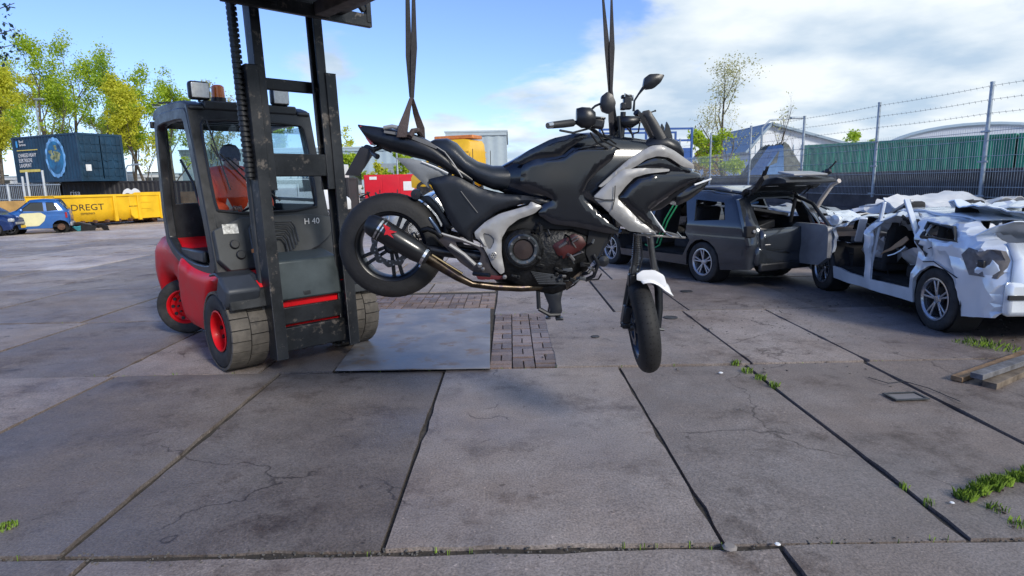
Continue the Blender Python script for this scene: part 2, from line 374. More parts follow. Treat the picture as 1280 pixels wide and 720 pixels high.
# grass tufts along joints
GRASS = mat('grass', (.16, .34, .03), .55, var=.4, vscale=8, col2=(.32, .50, .06))
gm = MB(); rg = random.Random(5)
def tuft(x, y, n, r, h):
    for _ in range(n):
        a = rg.uniform(0, 2*PI); q = r*math.sqrt(rg.random()); bx, by = x+q*math.cos(a), y+q*math.sin(a); hh = h*rg.uniform(.4, 1.1); w = .0022
        l = rg.uniform(0, 2*PI); dx, dy = math.cos(l), math.sin(l); lean = rg.uniform(.1, .8)*hh
        gm.add([(bx-dy*w, by+dx*w, -.03), (bx+dy*w, by-dx*w, -.03), (bx+dx*lean*.4+dy*w*.7, by+dy*lean*.4-dx*w*.7, hh*.6), (bx+dx*lean, by+dy*lean, hh), (bx+dx*lean*.4-dy*w*.7, by+dy*lean*.4+dx*w*.7, hh*.6)], [(0, 1, 2, 3, 4)])
TUFTS = [(1206, 622, 260, .045, .04), (1222, 616, 320, .04, .05), (1238, 609, 320, .045, .055), (1254, 604, 260, .04, .045), (1272, 599, 200, .04, .045), (1290, 594, 200, .04, .05), (1160, 628, 20, .03, .03), (920, 455, 50, .04, .04), (934, 464, 50, .05, .035), (950, 472, 50, .05, .035), (968, 482, 40, .04, .04),
                         (1228, 432, 90, .16, .07), (1250, 436, 90, .16, .06), (1210, 430, 50, .12, .05), (8, 660, 90, .05, .025), (1245, 636, 40, .05, .03), (1275, 655, 40, .05, .03), (1130, 608, 14, .02, .03)]
for px, py, n, r, h in TUFTS:
    p = ground_at(px, py); tuft(p.x, p.y, n, r, h)
for k in range(170):
    row = rg.choice([2.55, 2.55, 5.3, 7.6, 10.2]); tuft(rg.uniform(-6, 6.5), row+rg.uniform(-.02, .02), 2, .015, .014)
so_ = MB()
for px, py, n, r, h in TUFTS:
    p = ground_at(px, py)
    for k in range(n//8):
        a = rg.uniform(0, 2*PI); q = r*1.3*math.sqrt(rg.random()); s = rg.uniform(.002, .006); so_.box((p.x+q*math.cos(a), p.y+q*math.sin(a), .003), (s*2, s*1.6, s), Matrix.Rotation(rg.uniform(0, 3), 3, 'Z'))
tag(obj('soil', so_, mat('soil', (.07, .05, .035), .95, var=.5, vscale=30)), kind='stuff')
go = obj('grass', gm, GRASS); tag(go, kind='stuff')
# moss and crumbs in the joints
cm = MB()
for k in range(1500):
    row = rg.choice([2.55, 2.55, 5.3, 7.6]); x = rg.uniform(-5, 5); y = row+rg.gauss(0, .03); s = rg.uniform(.002, .006)
    cm.box((x, y, s*.3-.012), (s*2, s*1.5, s), Matrix.Rotation(rg.uniform(0, 3), 3, 'Z'))
for k in range(900):
    x = rg.gauss(3.4, 1.2); y = rg.gauss(7.0, .9); s = rg.uniform(.003, .01)
    cm.box((x, y, s*.4), (s*2.4, s*1.2, s), Matrix.Rotation(rg.uniform(0, 3), 3, 'Z'))
co = obj('grit', cm, mat('grit', (.13, .12, .11), .9, var=.5, vscale=20)); tag(co, kind='stuff')
# steel road plates
PLATE = mat('plate_steel', (.24, .235, .25), .5, .3, var=.35, vscale=2.6, patch=((.20, .14, .10), .54, 3.2), rvar=.14, bump=.12, bscale=9)
def plate(name, cs, z, label, t=.012, m=PLATE):
    o = MB(); n = len(cs); o.add([(x, y, z) for x, y in cs]+[(x, y, z+t) for x, y in cs], [tuple(range(n-1, -1, -1)), tuple(range(n, 2*n))]+[(i, (i+1) % n, (i+1) % n+n, i+n) for i in range(n)])
    return tag(obj(name, o, m, bev=.003), label, 'steel plate')
plate('steel_plate', [(-1.60, 5.27), (-.21, 5.25), (-.29, 7.88), (-1.75, 7.95)], .012, 'blue-grey steel road plate lying beside the brick strip under the hanging motorcycle')
# drain covers and litter
IRON = mat('cast_iron', (.05, .05, .052), .6, .3, var=.4, vscale=20)
def drain(px, py, r, label):
    p = ground_at(px, py); t = thing('drain_cover', label, 'drain cover', (p.x, p.y, .008))
    mb = MB(); mb.lathe([(0.001, .006), (r*.86, .006), (r*.86, 0), (0.001, 0)], 28, Matrix.Rotation(PI/2, 4, 'X')); obj('lid', mb, IRON, t)
    mb = MB(); mb.lathe([(r, -.004), (r, .008), (r*.9, .008), (r*.9, -.004)], 28, Matrix.Rotation(PI/2, 4, 'X')); obj('rim', mb, IRON, t)
drain(838, 398, .085, 'round dark drain cover right of the dangling front wheel')
drain(744, 422, .045, 'small round drain cover left of the dangling front wheel')
drain(858, 365, .09, 'round dark cover in the slab in front of the grey estate car')
p = ground_at(1132, 497); t = thing('hatch_frame', 'small rectangular metal hatch frame set in the slab near the planks', 'hatch', (p.x, p.y, .012), .06)
mb = MB()
for c, d in (((0, .07, 0), (.26, .018, .008)), ((0, -.07, 0), (.26, .018, .008)), ((.121, 0, 0), (.018, .122, .008)), ((-.121, 0, 0), (.018, .122, .008))): mb.box(c, d)
obj('rim', mb, STEEL, t); mb = MB(); mb.box((0, 0, -.006), (.22, .118, .006)); obj('lid', mb, mat('hatch_lid', (.17, .16, .16), .7), t)
for i, (px, py, s, m_, lab) in enumerate([(901, 467, .02, WHITE, 'white paper scrap beside the grass in the slab joint'), (972, 682, .014, WHITE, 'small white scrap in the front slab joint'), (1190, 630, .012, WHITE, 'white pebble at the end of the grass tufts'), (912, 686, .035, mat('stone', (.22, .2, .19), .9), 'flat grey stone lying in the front joint')]):
    p = ground_at(px, py); mb = MB(); mb.lathe([(.001, .3*s), (s*.7, .28*s), (s, 0), (.001, 0)], 7, Matrix.Translation((p.x, p.y, .008)) @ Matrix.Rotation(PI/2, 4, 'X')); tag(obj('litter_scrap' if i < 3 else 'stone', mb, m_), lab, 'litter' if i < 3 else 'stone')
mb = MB(); a = [ground_at(*q) for q in ((1085, 473), (1110, 482), (1130, 478), (1160, 488), (1185, 497), (1200, 505))]; mb.tube([(q.x, q.y, .01+.01*(i % 2)) for i, q in enumerate(a)], .003, 5)
tag(obj('wire', mb, BLACK), 'thin black wire lying on the slabs beside the planks', 'wire')
# planks
PL = ground_at(1195, 478); PR = ground_at(1300, 440)
for i, (dx, dy, z, w, h, L, da, lab, mm) in enumerate([(0, 0, .03, .085, .04, 1.3, 0, 'brown plank lying undermost at the back of the small timber stack', mat('fresh_wood', (.24, .15, .08), .75, var=.3, vscale=9, bump=.3)), (.14, -.16, .028, .10, .05, 1.3, .03, 'rough brown plank at the front foot of the small timber stack', WOOD), (.08, -.10, .082, .09, .045, 1.25, -.02, 'grey weathered plank lying on top of the small timber stack', mat('grey_wood', (.13, .13, .14), .7, var=.35, vscale=10, bump=.3))]):
    d = (PR-PL).normalized(); a = math.atan2(d.y, d.x)+da
    t = MB(); t.box((L/2, 0, 0), (L, w, h)); o = obj('plank', t, mm, bev=.004); o.location = (PL.x+dx, PL.y+dy, z); o.rotation_euler = (0, 0, a); tag(o, lab, 'plank', 'planks stacked by the white wreck')

# ------------------------------------------------------------------ wheels
def wheel_parts(parent, hub, R, w, rim_r, rim_mat, kind='lug', axis_rot=0.0, tilt=0.0, spokes=7, treads=0, tyre_name='tyre', tmat=None, side=-1):
    """a wheel: Empty-less, a tyre mesh that parents its rim (axis along y before axis_rot)"""
    M0 = Matrix.Rotation(axis_rot, 4, 'Z') @ Matrix.Rotation(tilt, 4, 'X')
    h = w/2; mb = MB(); s = .18*w
    prof = [(rim_r, -h*.82), (rim_r+.25*(R-rim_r), -h*.98), (R-.2*(R-rim_r), -h), (R-.04*(R-rim_r), -h*.86), (R, -h*.6), (R, 0), (R, h*.6), (R-.04*(R-rim_r), h*.86), (R-.2*(R-rim_r), h), (rim_r+.25*(R-rim_r), h*.98), (rim_r, h*.82)]
    mb.lathe(prof, 40, M0, close=True)
    t = obj(tyre_name, mb, tmat or RUBBER, parent, ang=50, loc=hub)
    if treads:
        for k in range(treads):
            for sd in (-1, 1):
                a = 2*PI*(k+(.5 if sd > 0 else 0))/treads; q = MB(); aw = 2*PI/treads*.90; n = 3
                vs = []
                for i in range(n+1):
                    aa = a-aw/2+aw*i/n
                    for (r, y) in ((R-.01, sd*h*.99), (R+.012, sd*h*.97), (R+.016, sd*h*.03), (R-.01, sd*h*.03)):
                        vs.append(M0 @ Vector((r*math.cos(aa), y, r*math.sin(aa))))
                fs = []
                for i in range(n):
                    for j in range(4): fs.append((i*4+j, i*4+(j+1) % 4, (i+1)*4+(j+1) % 4, (i+1)*4+j))
                fs += [(3, 2, 1, 0), tuple(n*4+j for j in range(4))]
                q.add(vs, fs); obj('tread_block', q, MATS['worn_rubber'], t, ang=30)
    m = MB()
    for sd in (-1, 1):
        m.lathe([(rim_r*1.0, sd*h*.84), (rim_r*1.04, sd*h*.95), (rim_r*.97, sd*h*.97), (rim_r*.90, sd*h*.8), (rim_r*.88, sd*h*.35)], 40, M0)
    if kind == 'lug':                       # pressed steel disc with holes suggested by bolts and a hub
        m.lathe([(rim_r*.90, side*h*.5), (rim_r*.7, side*h*.42), (rim_r*.62, side*h*.25), (rim_r*.34, side*h*.3), (rim_r*.3, side*h*.55), (.001, side*h*.57)], 36, M0)
        r_ = obj('rim', m, rim_mat, t, ang=30)
        for k in range(8):
            b = MB(); a = 2*PI*k/8; c = M0 @ Vector((rim_r*.46*math.cos(a), side*h*.33, rim_r*.46*math.sin(a))); d = M0 @ Vector((0, side, 0)); b.tube([c, c+d*.025], .012, 6); obj('wheel_bolt', b, MATS['black_plastic'], t)
        for k in range(10):
            b = MB(); a = 2*PI*k/10; c = M0 @ Vector((rim_r*.76*math.cos(a), side*h*.44, rim_r*.76*math.sin(a))); d = M0 @ Vector((0, side, 0)); b.tube([c, c+d*.012], .020, 8); obj('rim_hole', b, MATS['black_plastic'], t)
    else:
        m.lathe([(rim_r*.86, h*.5), (rim_r*.9, -h*.5)], 32, M0)
        r_ = obj('rim', m, rim_mat, t, ang=30)
        sp = MB()
        for k in range(spokes):
            a = 2*PI*k/spokes+.2
            def P(r, da, y): return M0 @ Vector((r*math.cos(a+da), side*y, r*math.sin(a+da)))
            if kind == 'Y':
                for da in (-.16, .16): sp.bar(P(rim_r*.2, da*.6, h*.62), P(rim_r*.93, da, h*.70), rim_r*.10, .02, up=P(0, 0, 1)-P(0, 0, 0))
            else: sp.bar(P(rim_r*.16, 0, h*.5), P(rim_r*.93, .1, h*.6), rim_r*.13, .025, up=P(0, 0, 1)-P(0, 0, 0))
        obj('spokes', sp, rim_mat, t, bev=.004)
        hb = MB(); hb.lathe([(.001, side*h*.74), (rim_r*.17, side*h*.72), (rim_r*.24, side*h*.55), (rim_r*.24, side*h*.2)], 20, M0); obj('hub_cap', hb, rim_mat, t)
        hb = MB(); hb.lathe([(.001, side*h*.1), (rim_r*.62, side*h*.1), (rim_r*.62, -side*h*.1), (.001, -side*h*.1)], 28, M0); obj('brake_disc', hb, MATS['engine_metal'], t)
    return t
mat('worn_rubber', (.105, .093, .08), .85, var=.3, vscale=7, bump=.3, bscale=30, patch=((.05, .045, .04), .6, 5))

# ------------------------------------------------------------------ forklift
FK = thing('forklift', 'red and black forklift truck with dark cab, raised mast and big front tyres', 'forklift', (-2.15, 5.9, 0), rad(-46))
DARK = mat('cab_black', (.024, .027, .032), .40, var=.4, vscale=5, rvar=.12, patch=((.10, .09, .08), .62, 11), bump=.04)
def fk(name, mb, m, bev=.008, parent=FK, **k): return obj(name, mb, m, parent, bev=bev, **k)
# chassis and counterweight
def side_body(poly, W, res=.08, r=.16):
    mb = MB()
    def f(s):
        def g(x, z, d):
            q = max(0, 1-d/r); return (x, s*(W-r*.55*q*q), z)
        return g
    for s in (-1, 1): mb.sheet(poly, [], res, f(s), lambda x, z, d: (x, 0, z))
    return mb
cw = side_body(chaikin([(-2.30, .30), (-2.48, .62), (-2.50, .80), (-2.38, 1.10), (-1.70, 1.14), (-1.30, 1.0), (-1.22, .28), (-1.45, .26), (-1.52, .50), (-1.70, .66), (-2.0, .68), (-2.15, .5), (-2.2, .34)], 2), .60)
fk('counterweight', cw, REDP, 0, ang=60)
bd = side_body(chaikin([(-1.34, .26), (-1.36, .98), (-.9, .86), (-.42, .84), (.02, .89), (.30, .82), (.34, .70), (-.02, .80), (-.28, .74), (-.43, .58), (-.47, .28), (-.6, .24)], 2), .66, .06, .08)
fk('chassis', bd, REDP, 0, ang=60)
mb = MB(); mb.box((-.10, 0, .50), (.80, .74, .62)); fk('front_frame', mb, REDP, .03)
for s in (-1, 1):
    mb = MB(); pr = [(.36, .60), (.33, .76), (.20, .87), (.02, .905), (-.12, .88), (-.12, .855), (.02, .88), (.19, .845), (.305, .745), (.33, .6)]
    mb.prism(pr, s*.40, s*.72); fk('fender', mb, REDP if 0 else DARK, .01)
    mb = MB(); mb.box((.25, s*.60, .755), (.24, .30, .19), Matrix.Rotation(rad(30), 3, 'Y')); fk('mud_flap', mb, mat('flap', (.035, .042, .055), .5, var=.2), .03)
    wheel_parts(FK, (0, s*.57, .37), .352, .33, .185, REDP, 'lug', treads=22, side=s)
    wheel_parts(FK, (-1.9, s*.42, .315), .315, .20, .19, REDP, 'lug', axis_rot=rad(48), treads=0, side=-1 if s < 0 else 1)
mb = MB(); mb.tube([(0, -.5, .37), (0, .5, .37)], .09, 14); mb.tube([(-1.9, -.42, .315), (-1.9, .42, .315)], .06, 12); fk('axle', mb, DARK, 0)
# cab side frames
outer = chaikin([(-1.78, 1.12), (-1.72, 2.30), (-1.60, 2.42), (-.70, 2.42), (-.60, 2.34), (-.22, .92), (-.36, .80), (-.95, .80), (-1.50, .92)], 1)
inner = chaikin([(-1.66, 1.17), (-1.61, 2.24), (-1.54, 2.31), (-.78, 2.31), (-.72, 2.26), (-.37, .98), (-.44, .91), (-.93, .91), (-1.42, 1.00)], 1)
for s in (-1, 1):
    mb = MB(); ya, yb = (s*.615, s*.53); mb.sheet(outer, [inner], .12, lambda x, z, d: (x, ya, z), lambda x, z, d: (x, yb, z)); fk('cab_side_frame', mb, DARK, .012)
    mb = MB(); mb.bar((-1.69, s*.575, 1.52), (-.52, s*.575, 1.50), .03, .035); 
    if s > 0: fk('window_bar', mb, DARK)
mb = MB(); mb.sheet([(-1.66, 1.46), (-1.60, 2.28), (-.76, 2.28), (-.54, 1.46)], [], .3, lambda x, z, d: (x, .57, z), lambda x, z, d: (x, .563, z)); fk('side_window', mb, GLASS, 0)
mb = MB(); mb.prism([(-1.66, 1.0), (-1.66, 1.46), (-.53, 1.46), (-.42, .95), (-.9, .9)], .54, .57); fk('side_panel', mb, DARK, 0)
mb = MB(); RP = chaikin([(-1.80, 2.36), (-1.76, 2.46), (-1.5, 2.50), (-.8, 2.49), (-.58, 2.43), (-.56, 2.37)], 1)
mb.prism(RP, -.60, -.46); mb.prism(RP, .46, .60); mb.box((-1.72, 0, 2.43), (.14, .92, .09)); mb.box((-.66, 0, 2.43), (.16, .92, .09)); fk('roof', mb, DARK, .02)
mb = MB(); mb.box((-1.19, 0, 2.47), (.95, .92, .008)); fk('roof_light_opening', mb, GLASS, 0)  # glazed opening and slats instead of solid roof, added to light the cab
mb = MB()
for x in (-1.5, -1.3, -1.1, -.9): mb.box((x, 0, 2.345), (.05, 1.06, .03))
fk('roof_grille', mb, DARK, 0)
# rear wall and window
mb = MB(); mb.box((-1.70, 0, 1.24), (.05, 1.1, .50)); mb.box((-1.71, 0, 2.34), (.05, 1.1, .10)); mb.box((-1.70, -.52, 1.9), (.05, .06, .9)); mb.box((-1.70, .52, 1.9), (.05, .06, .9)); fk('rear_wall', mb, DARK)
mb = MB(); mb.box((-1.70, 0, 1.89), (.006, .98, .80)); fk('rear_window', mb, GLASS, 0)
# front: a raked plane from (-.25,.85) to (-.63,2.40)
def FP(t, y, off=0):                        # t = height z; y; off = forward offset
    k = (t-.85)/1.55; n = Vector((1.55, 0, .38)).normalized()
    return Vector((-.235-.38*k, y, t))+n*off
def front_plate(poly, o0, o1, holes=[], res=.15):
    mb = MB(); mb.sheet(poly, holes, res, lambda y, z, d: FP(z, y, o1), lambda y, z, d: FP(z, y, o0)); return mb
fr_out = [(-.61, .84), (-.61, 2.42), (.61, 2.42), (.61, .84)]
ws = chaikin([(-.50, 1.40), (-.52, 1.55), (-.52, 2.22), (-.47, 2.29), (.47, 2.29), (.52, 2.22), (.52, 1.55), (.48, 1.40)], 1)
fk('front_frame_panel', front_plate(fr_out, -.03, .02, [ws]), DARK, .006)
fk('windscreen', front_plate(chaikin([(-.515, 1.385), (-.53, 2.3), (.53, 2.3), (.515, 1.385)], 0), -.012, -.006, res=.4), GLASS, 0)
ring = MB()
pts = [FP(z, y, .026) for y, z in ws]; ring.tube(pts+[pts[0]], .014, 6, cap=False); fk('windscreen_seal', ring, BLACK, 0)
fk('front_console', front_plate(chaikin([(-.60, .86), (-.60, 1.35), (.60, 1.35), (.60, 1.15), (.35, .98), (0, .95), (-.2, .86)], 1), .02, .10), mat('console_grey', (.035, .04, .045), .5, var=.25, vscale=4, patch=((.10, .10, .10), .72, 6)), .01)
mb = MB(); mb.prism([(.02, .62), (.02, 1.04), (.30, .98), (.36, .62)], -.34, .34); fk('curved_guard', mb, mat('guard_grey', (.05, .065, .072), .42, .3, var=.25, vscale=3, rvar=.1), .02)
text('lettering', 'H 40', .085, mat('white_letter', (.8, .8, .8), .5, var=0), FK, Matrix.Translation(FP(1.245, .28, .103)) @ Matrix.Rotation(PI/2, 4, 'Z') @ Matrix.Rotation(PI/2, 4, 'X'), .001)
mb = MB(); mb.sheet([(-.52, 1.20), (-.52, 1.29), (-.38, 1.29), (-.38, 1.20)], [], .2, lambda y, z, d: FP(z, y, .106), lambda y, z, d: FP(z, y, .10)); fk('load_chart', mb, mat('chart', (.55, .55, .52), .5, var=.5, vscale=30), 0)
for (y, z, r) in ((-.44, 1.10, .045), (-.40, 1.0, .045)):
    mb = MB(); c = FP(z, y, .10); mb.tube([c, c+Vector((.03, 0, .007))], [r, r*.9], 18); fk('round_cap', mb, BLACK, .006)
# hydraulic pipes
for k in range(5):
    mb = MB(); y0 = -.30+.035*k; z1 = 1.27-.035*k
    mb.tube([FP(.80, y0, .16), FP(z1-.05, y0, .16), FP(z1, y0+.04, .16), FP(z1, .12-.03*k, .16), FP(z1-.05, .15-.03*k, .16), FP(z1-.20, .16-.03*k, .17)], .011, 7)
    fk('hydraulic_pipe', mb, STEEL, 0)
    mb = MB(); mb.tube([FP(1.0, y0, .16), FP(1.035, y0, .16)], .018, 6); fk('pipe_fitting', mb, mat('brass', (.45, .16, .05), .4, .6), 0)
# lamps, beacon
def work_lamp(y):
    mb = MB(); mb.box((-.62, y, 2.56), (.09, .19, .17)); l = fk('work_lamp', mb, BLACK, .03); mb = MB(); mb.box((-.573, y, 2.56), (.012, .155, .135)); fk('lens', mb, mat('lamp_lens', (.85, .85, .80), .15, var=.12, vscale=30, coat=.5), .02, parent=l)
    mb = MB(); mb.tube([(-.63, y, 2.46), (-.63, y, 2.53)], .014, 8); fk('bracket', mb, BLACK, 0, parent=l)
work_lamp(-.48); work_lamp(.30)
mb = MB(); mb.tube([(-.72, -.27, 2.48), (-.72, -.27, 2.52)], .07, 18); b = fk('beacon', mb, BLACK, 0); mb = MB(); mb.tube([(-.72, -.27, 2.52), (-.72, -.27, 2.625), (-.72, -.27, 2.64)], [.062, .058, .04], 18); fk('beacon_lens', mb, mat('amber', (.75, .16, .01), .2, var=.2, coat=.5, spec=.6), 0, parent=b)
mb = MB(); mb.box((-1.79, -.60, 2.33), (.05, .05, .07)); fk('rear_mirror', mb, BLACK, .01)
mb = MB(); mb.bar((-1.74, -.60, 2.36), (-1.74, -.56, 2.30), .03, .03); fk('rear_mirror_arm', mb, BLACK)
# wiper
mb = MB(); mb.tube([FP(2.05, -.46, .04), FP(1.93, -.42, .04)], .009, 5); mb.tube([FP(1.96, -.40, .05), FP(1.44, .02, .05)], .009, 5); mb.tube([FP(1.93, -.34, .05), FP(1.50, .10, .05)], .007, 5); mb.tube([FP(2.28, -.46, .035), FP(1.62, -.36, .035)], .008, 5); fk('wiper', mb, BLACK, 0)
# seat, wheel, levers
mb = MB(); mb.box((-1.12, 0, 1.10), (.52, .52, .20)); s_ = fk('seat', mb, mat('seat_vinyl', (.022, .03, .045), .45, var=.3), .05); mb = MB(); mb.box((-1.40, 0, 1.50), (.14, .50, .66), Matrix.Rotation(rad(-8), 3, 'Y')); fk('seat_back', mb, MATS['seat_vinyl'], .05)
mb = MB(); mb.box((-.85, 0, .90), (1.3, 1.05, .05)); fk('cab_floor', mb, DARK); mb = MB(); mb.box((-.98, 0, 1.005), (1.10, 1.04, .02)); fk('floor_mat', mb, BLACK, 0)
mb = MB(); mb.box((-1.2, -.12, .93), (.55, .70, .10)); fk('seat_base', mb, DARK, .02)
mb = MB(); mb.tube([(-.42, -.02, .95), (-.62, -.02, 1.38)], .03, 10); ring2 = [Vector((-.64+.17*math.cos(a)*math.cos(.5), -.02+.17*math.sin(a), 1.39+.17*math.cos(a)*math.sin(.5))) for a in [2*PI*k/20 for k in range(21)]]; mb.tube(ring2, .013, 7, cap=False); mb.tube([ring2[0], ring2[10]], .01, 6); fk('steering_wheel', mb, BLACK, 0)
mb = MB(); mb.box((-.50, -.48, 1.05), (.10, .09, .36)); mb.box((-1.0, -.56, .98), (.7, .05, .12)); fk('cab_sill_box', mb, DARK, .02)
mb = MB(); mb.tube([(-1.0, -.35, 1.1), (-1.05, -.42, 1.35), (-1.18, -.44, 1.7), (-1.45, -.46, 1.95)], .014, 6); mb.box((-1.0, -.36, 1.12), (.06, .05, .10)); fk('seat_belt', mb, BLACK, 0)
text('lettering', 'Linde', .085, MATS['white_letter'], FK, MXZ(-.88, -.30, .985), .001); mb = MB(); mb.tube([Vector((-.80+.055*math.cos(a), -.302, 1.09+.05*math.sin(a))) for a in [PI*k/10 for k in range(-1, 12)]], .006, 5); fk('seat_emblem', mb, MATS['white_letter'], 0)
mb = MB(); mb.box((-.80, -.292, 1.02), (.40, .01, .30)); fk('seat_side_cover', mb, MATS['seat_vinyl'], .004)
# mast (leans back 3 degrees)
MT = Matrix.Translation((.42, 0, .12)) @ Matrix.Rotation(rad(-3.0), 4, 'Y')
def mt(p): return MT @ Vector(p)
RAIL = mat('mast_paint', (.032, .035, .040), .42, .45, var=.35, vscale=2.5, patch=((.17, .145, .125), .57, 9), rvar=.16, bump=.10, bscale=40)
def rail(y, s, z0, z1, d, w, name):
    # C section: front flange wide, web, rear flange
    o = MB(); t = .022
    P = [(d/2, y-s*w/2), (d/2, y+s*w/2), (d/2-t, y+s*w/2), (d/2-t, y-s*w/2+t*s), (-d/2+t, y-s*w/2+t*s), (-d/2+t, y+s*w/2), (-d/2, y+s*w/2), (-d/2, y-s*w/2)]
    n = len(P); o.add([mt((x, yy, z0)) for x, yy in P]+[mt((x, yy, z1)) for x, yy in P], [tuple(range(n)), tuple(range(2*n-1, n-1, -1))]+[(i, (i+1) % n, (i+1) % n+n, i+n) for i in range(n)])
    fk(name, o, RAIL, .004)
for s in (-1, 1):
    rail(s*.36, -s, 0, 2.55, .17, .105, 'outer_rail')
    rail(s*.285, -s, 1.50, 4.4, .14, .085, 'inner_rail')
    mb = MB(); mb.tube([mt((-.12, s*.40, .25)), mt((-.12, s*.40, 2.3))], .035, 12); fk('lift_cylinder', mb, DARK, 0)
    mb = MB(); mb.tube([mt((-.12, s*.40, 2.3)), mt((-.12, s*.40, 4.4))], .022, 12); fk('piston_rod', mb, CHROME, 0)
    mb = MB(); mb.tube([mt((-.09, s*.34, .55)), (-.25, s*.34, .72)], .04, 12); fk('tilt_cylinder', mb, DARK, 0)
mb = MB(); mb.bar(mt((.03, -.30, 1.72)), mt((.03, .30, 1.72)), .06, .20); fk('inner_crossbar', mb, RAIL)
mb = MB(); mb.bar(mt((-.10, -.37, 2.44)), mt((-.10, .37, 2.44)), .05, .10); fk('top_crossbar', mb, RAIL)
mb = MB(); mb.bar(mt((-.05, -.36, .15)), mt((-.05, .36, .15)), .08, .22); mb.bar(mt((-.09, -.36, .36)), mt((-.09, .36, .36)), .06, .16); fk('bottom_crossbar', mb, RAIL)
mb = MB(); mb.box((.22, 0, .62), (.10, .66, .34)); fk('front_beam', mb, REDP, .03)
mb = MB(); mb.tube([(.30, -.3, .60), (.33, -.05, .66), (.32, .30, .74)], .014, 7); mb.box((.33, -.02, .66), (.05, .07, .06)); fk('coupling_bolt', mb, STEEL, .004)
mb = MB(); mb.tube([mt((-.02, -.435, 1.6)), mt((-.02, -.445, 2.4)), mt((.0, -.45, 3.2)), mt((0, -.45, 4.2))], .035, 10)
for k in range(60): z = 1.62+k*.043; mb.tube([mt((-.01, -.442, z)), mt((-.01, -.442, z+.022))], .044, 10)
fk('hose_chain', mb, BLACK, 0)
mb = MB(); mb.tube([mt((.0, -.30, 1.3)), mt((0, -.30, 4.3))], .018, 6); mb.tube([mt((.0, .22, 1.9)), mt((0, .22, 4.3))], .014, 6); fk('lift_chain', mb, STEEL, 0)
# carriage, forks, side gusset
mb = MB(); mb.bar((.62, -.66, 3.12), (.62, .66, 3.12), .05, .11); mb.bar((.62, -.66, 3.6), (.62, .66, 3.6), .05, .11)
for y in (-.63, .63, -.25, .25): mb.bar((.62, y, 3.10), (.62, y, 4.3), .05, .06)
mb.bar((.62, .60, 3.2), (.62, .33, 3.5), .04, .05); mb.bar((.50, -.27, 3.3), (.50, .27, 3.3), .2, .3); fk('carriage', mb, RAIL, .006)
for s in (-1, 1):
    mb = MB(); mb.prism([(.65, 3.12), (3.45, 3.17), (3.5, 3.19), (.70, 3.20), (.70, 3.9), (.65, 3.9)], s*.30-.06, s*.30+.06); fk('fork', mb, RAIL, .004)
# timber on the forks
def fk_loc(x, y, z): a = rad(-46); return Vector((-2.15+x*math.cos(a)-y*math.sin(a), 5.9+x*math.sin(a)+y*math.cos(a), z))
PALW = mat('pallet_wood', (.085, .035, .022), .75, var=.4, vscale=5, bump=.3, bscale=25, col2=(.14, .07, .045))
pal = thing('pallet', 'dark brown wooden pallet on the raised forks above the mast', 'pallet', fk_loc(.78, -.30, 3.21), rad(-46))
for k in range(3):
    mb = MB(); mb.box((.55, -.42+k*.42, .035), (1.10, .10, .07)); obj('runner', mb, PALW, pal, bev=.004)
for k in range(7):
    mb = MB(); mb.box((.07+k*.163, 0, .086), (.145, .98, .024)); obj('board', mb, PALW, pal, bev=.003)
mb = MB(); mb.box((.55, .0, .35), (1.06, .92, .5)); 
obj('crate_body', mb, PALW, pal, bev=.01)
for k in range(2):
    mb = MB(); mb.box((.45+k*.0, -.44+k*.9, -.075), (1.2, .12, .11)); obj('bearer', mb, mat('bearer_wood', (.10, .09, .085), .7, var=.4, vscale=8), pal, bev=.006)
# beam across the forks that carries the slings
BEAM = tag(obj('lifting_beam', MB().bar((-1.0, 3.6, 3.27), (1.1, 3.6, 3.27), .10, .12), STEEL, bev=.006), 'steel beam lying across the raised forks and carrying the slings', 'beam')

# ------------------------------------------------------------------ driver
SKIN = mat('skin', (.42, .24, .17), .55, var=.1); HIVIS = mat('hivis_orange', (.95, .085, .02), .7, var=.15, vscale=8); REFL = mat('reflective_white', (.75, .74, .70), .45, var=.08)
DV = thing('person', 'forklift driver in orange hi-vis jacket with white bands, sitting behind the windscreen', 'person', tuple(fk_loc(.22, -.15, .06)), rad(-46))
def skin_fig(name, V, E, R, m, root=0, sub=2, parent=DV):
    me = bpy.data.meshes.new(name); me.from_pydata(V, E, []); o = link(bpy.data.objects.new(name, me), parent); me.materials.append(m)
    sk = o.modifiers.new('skin', 'SKIN'); sk.use_smooth_shade = True
    bpy.context.view_layer.update()
    if not me.skin_vertices: 
        with bpy.context.temp_override(object=o, active_object=o): bpy.ops.mesh.customdata_skin_add()
    for i, r in enumerate(R): me.skin_vertices[0].data[i].radius = (r, r) if not isinstance(r, tuple) else r
    me.skin_vertices[0].data[root].use_root = True
    su = o.modifiers.new('sub', 'SUBSURF'); su.levels = su.render_levels = sub; return o
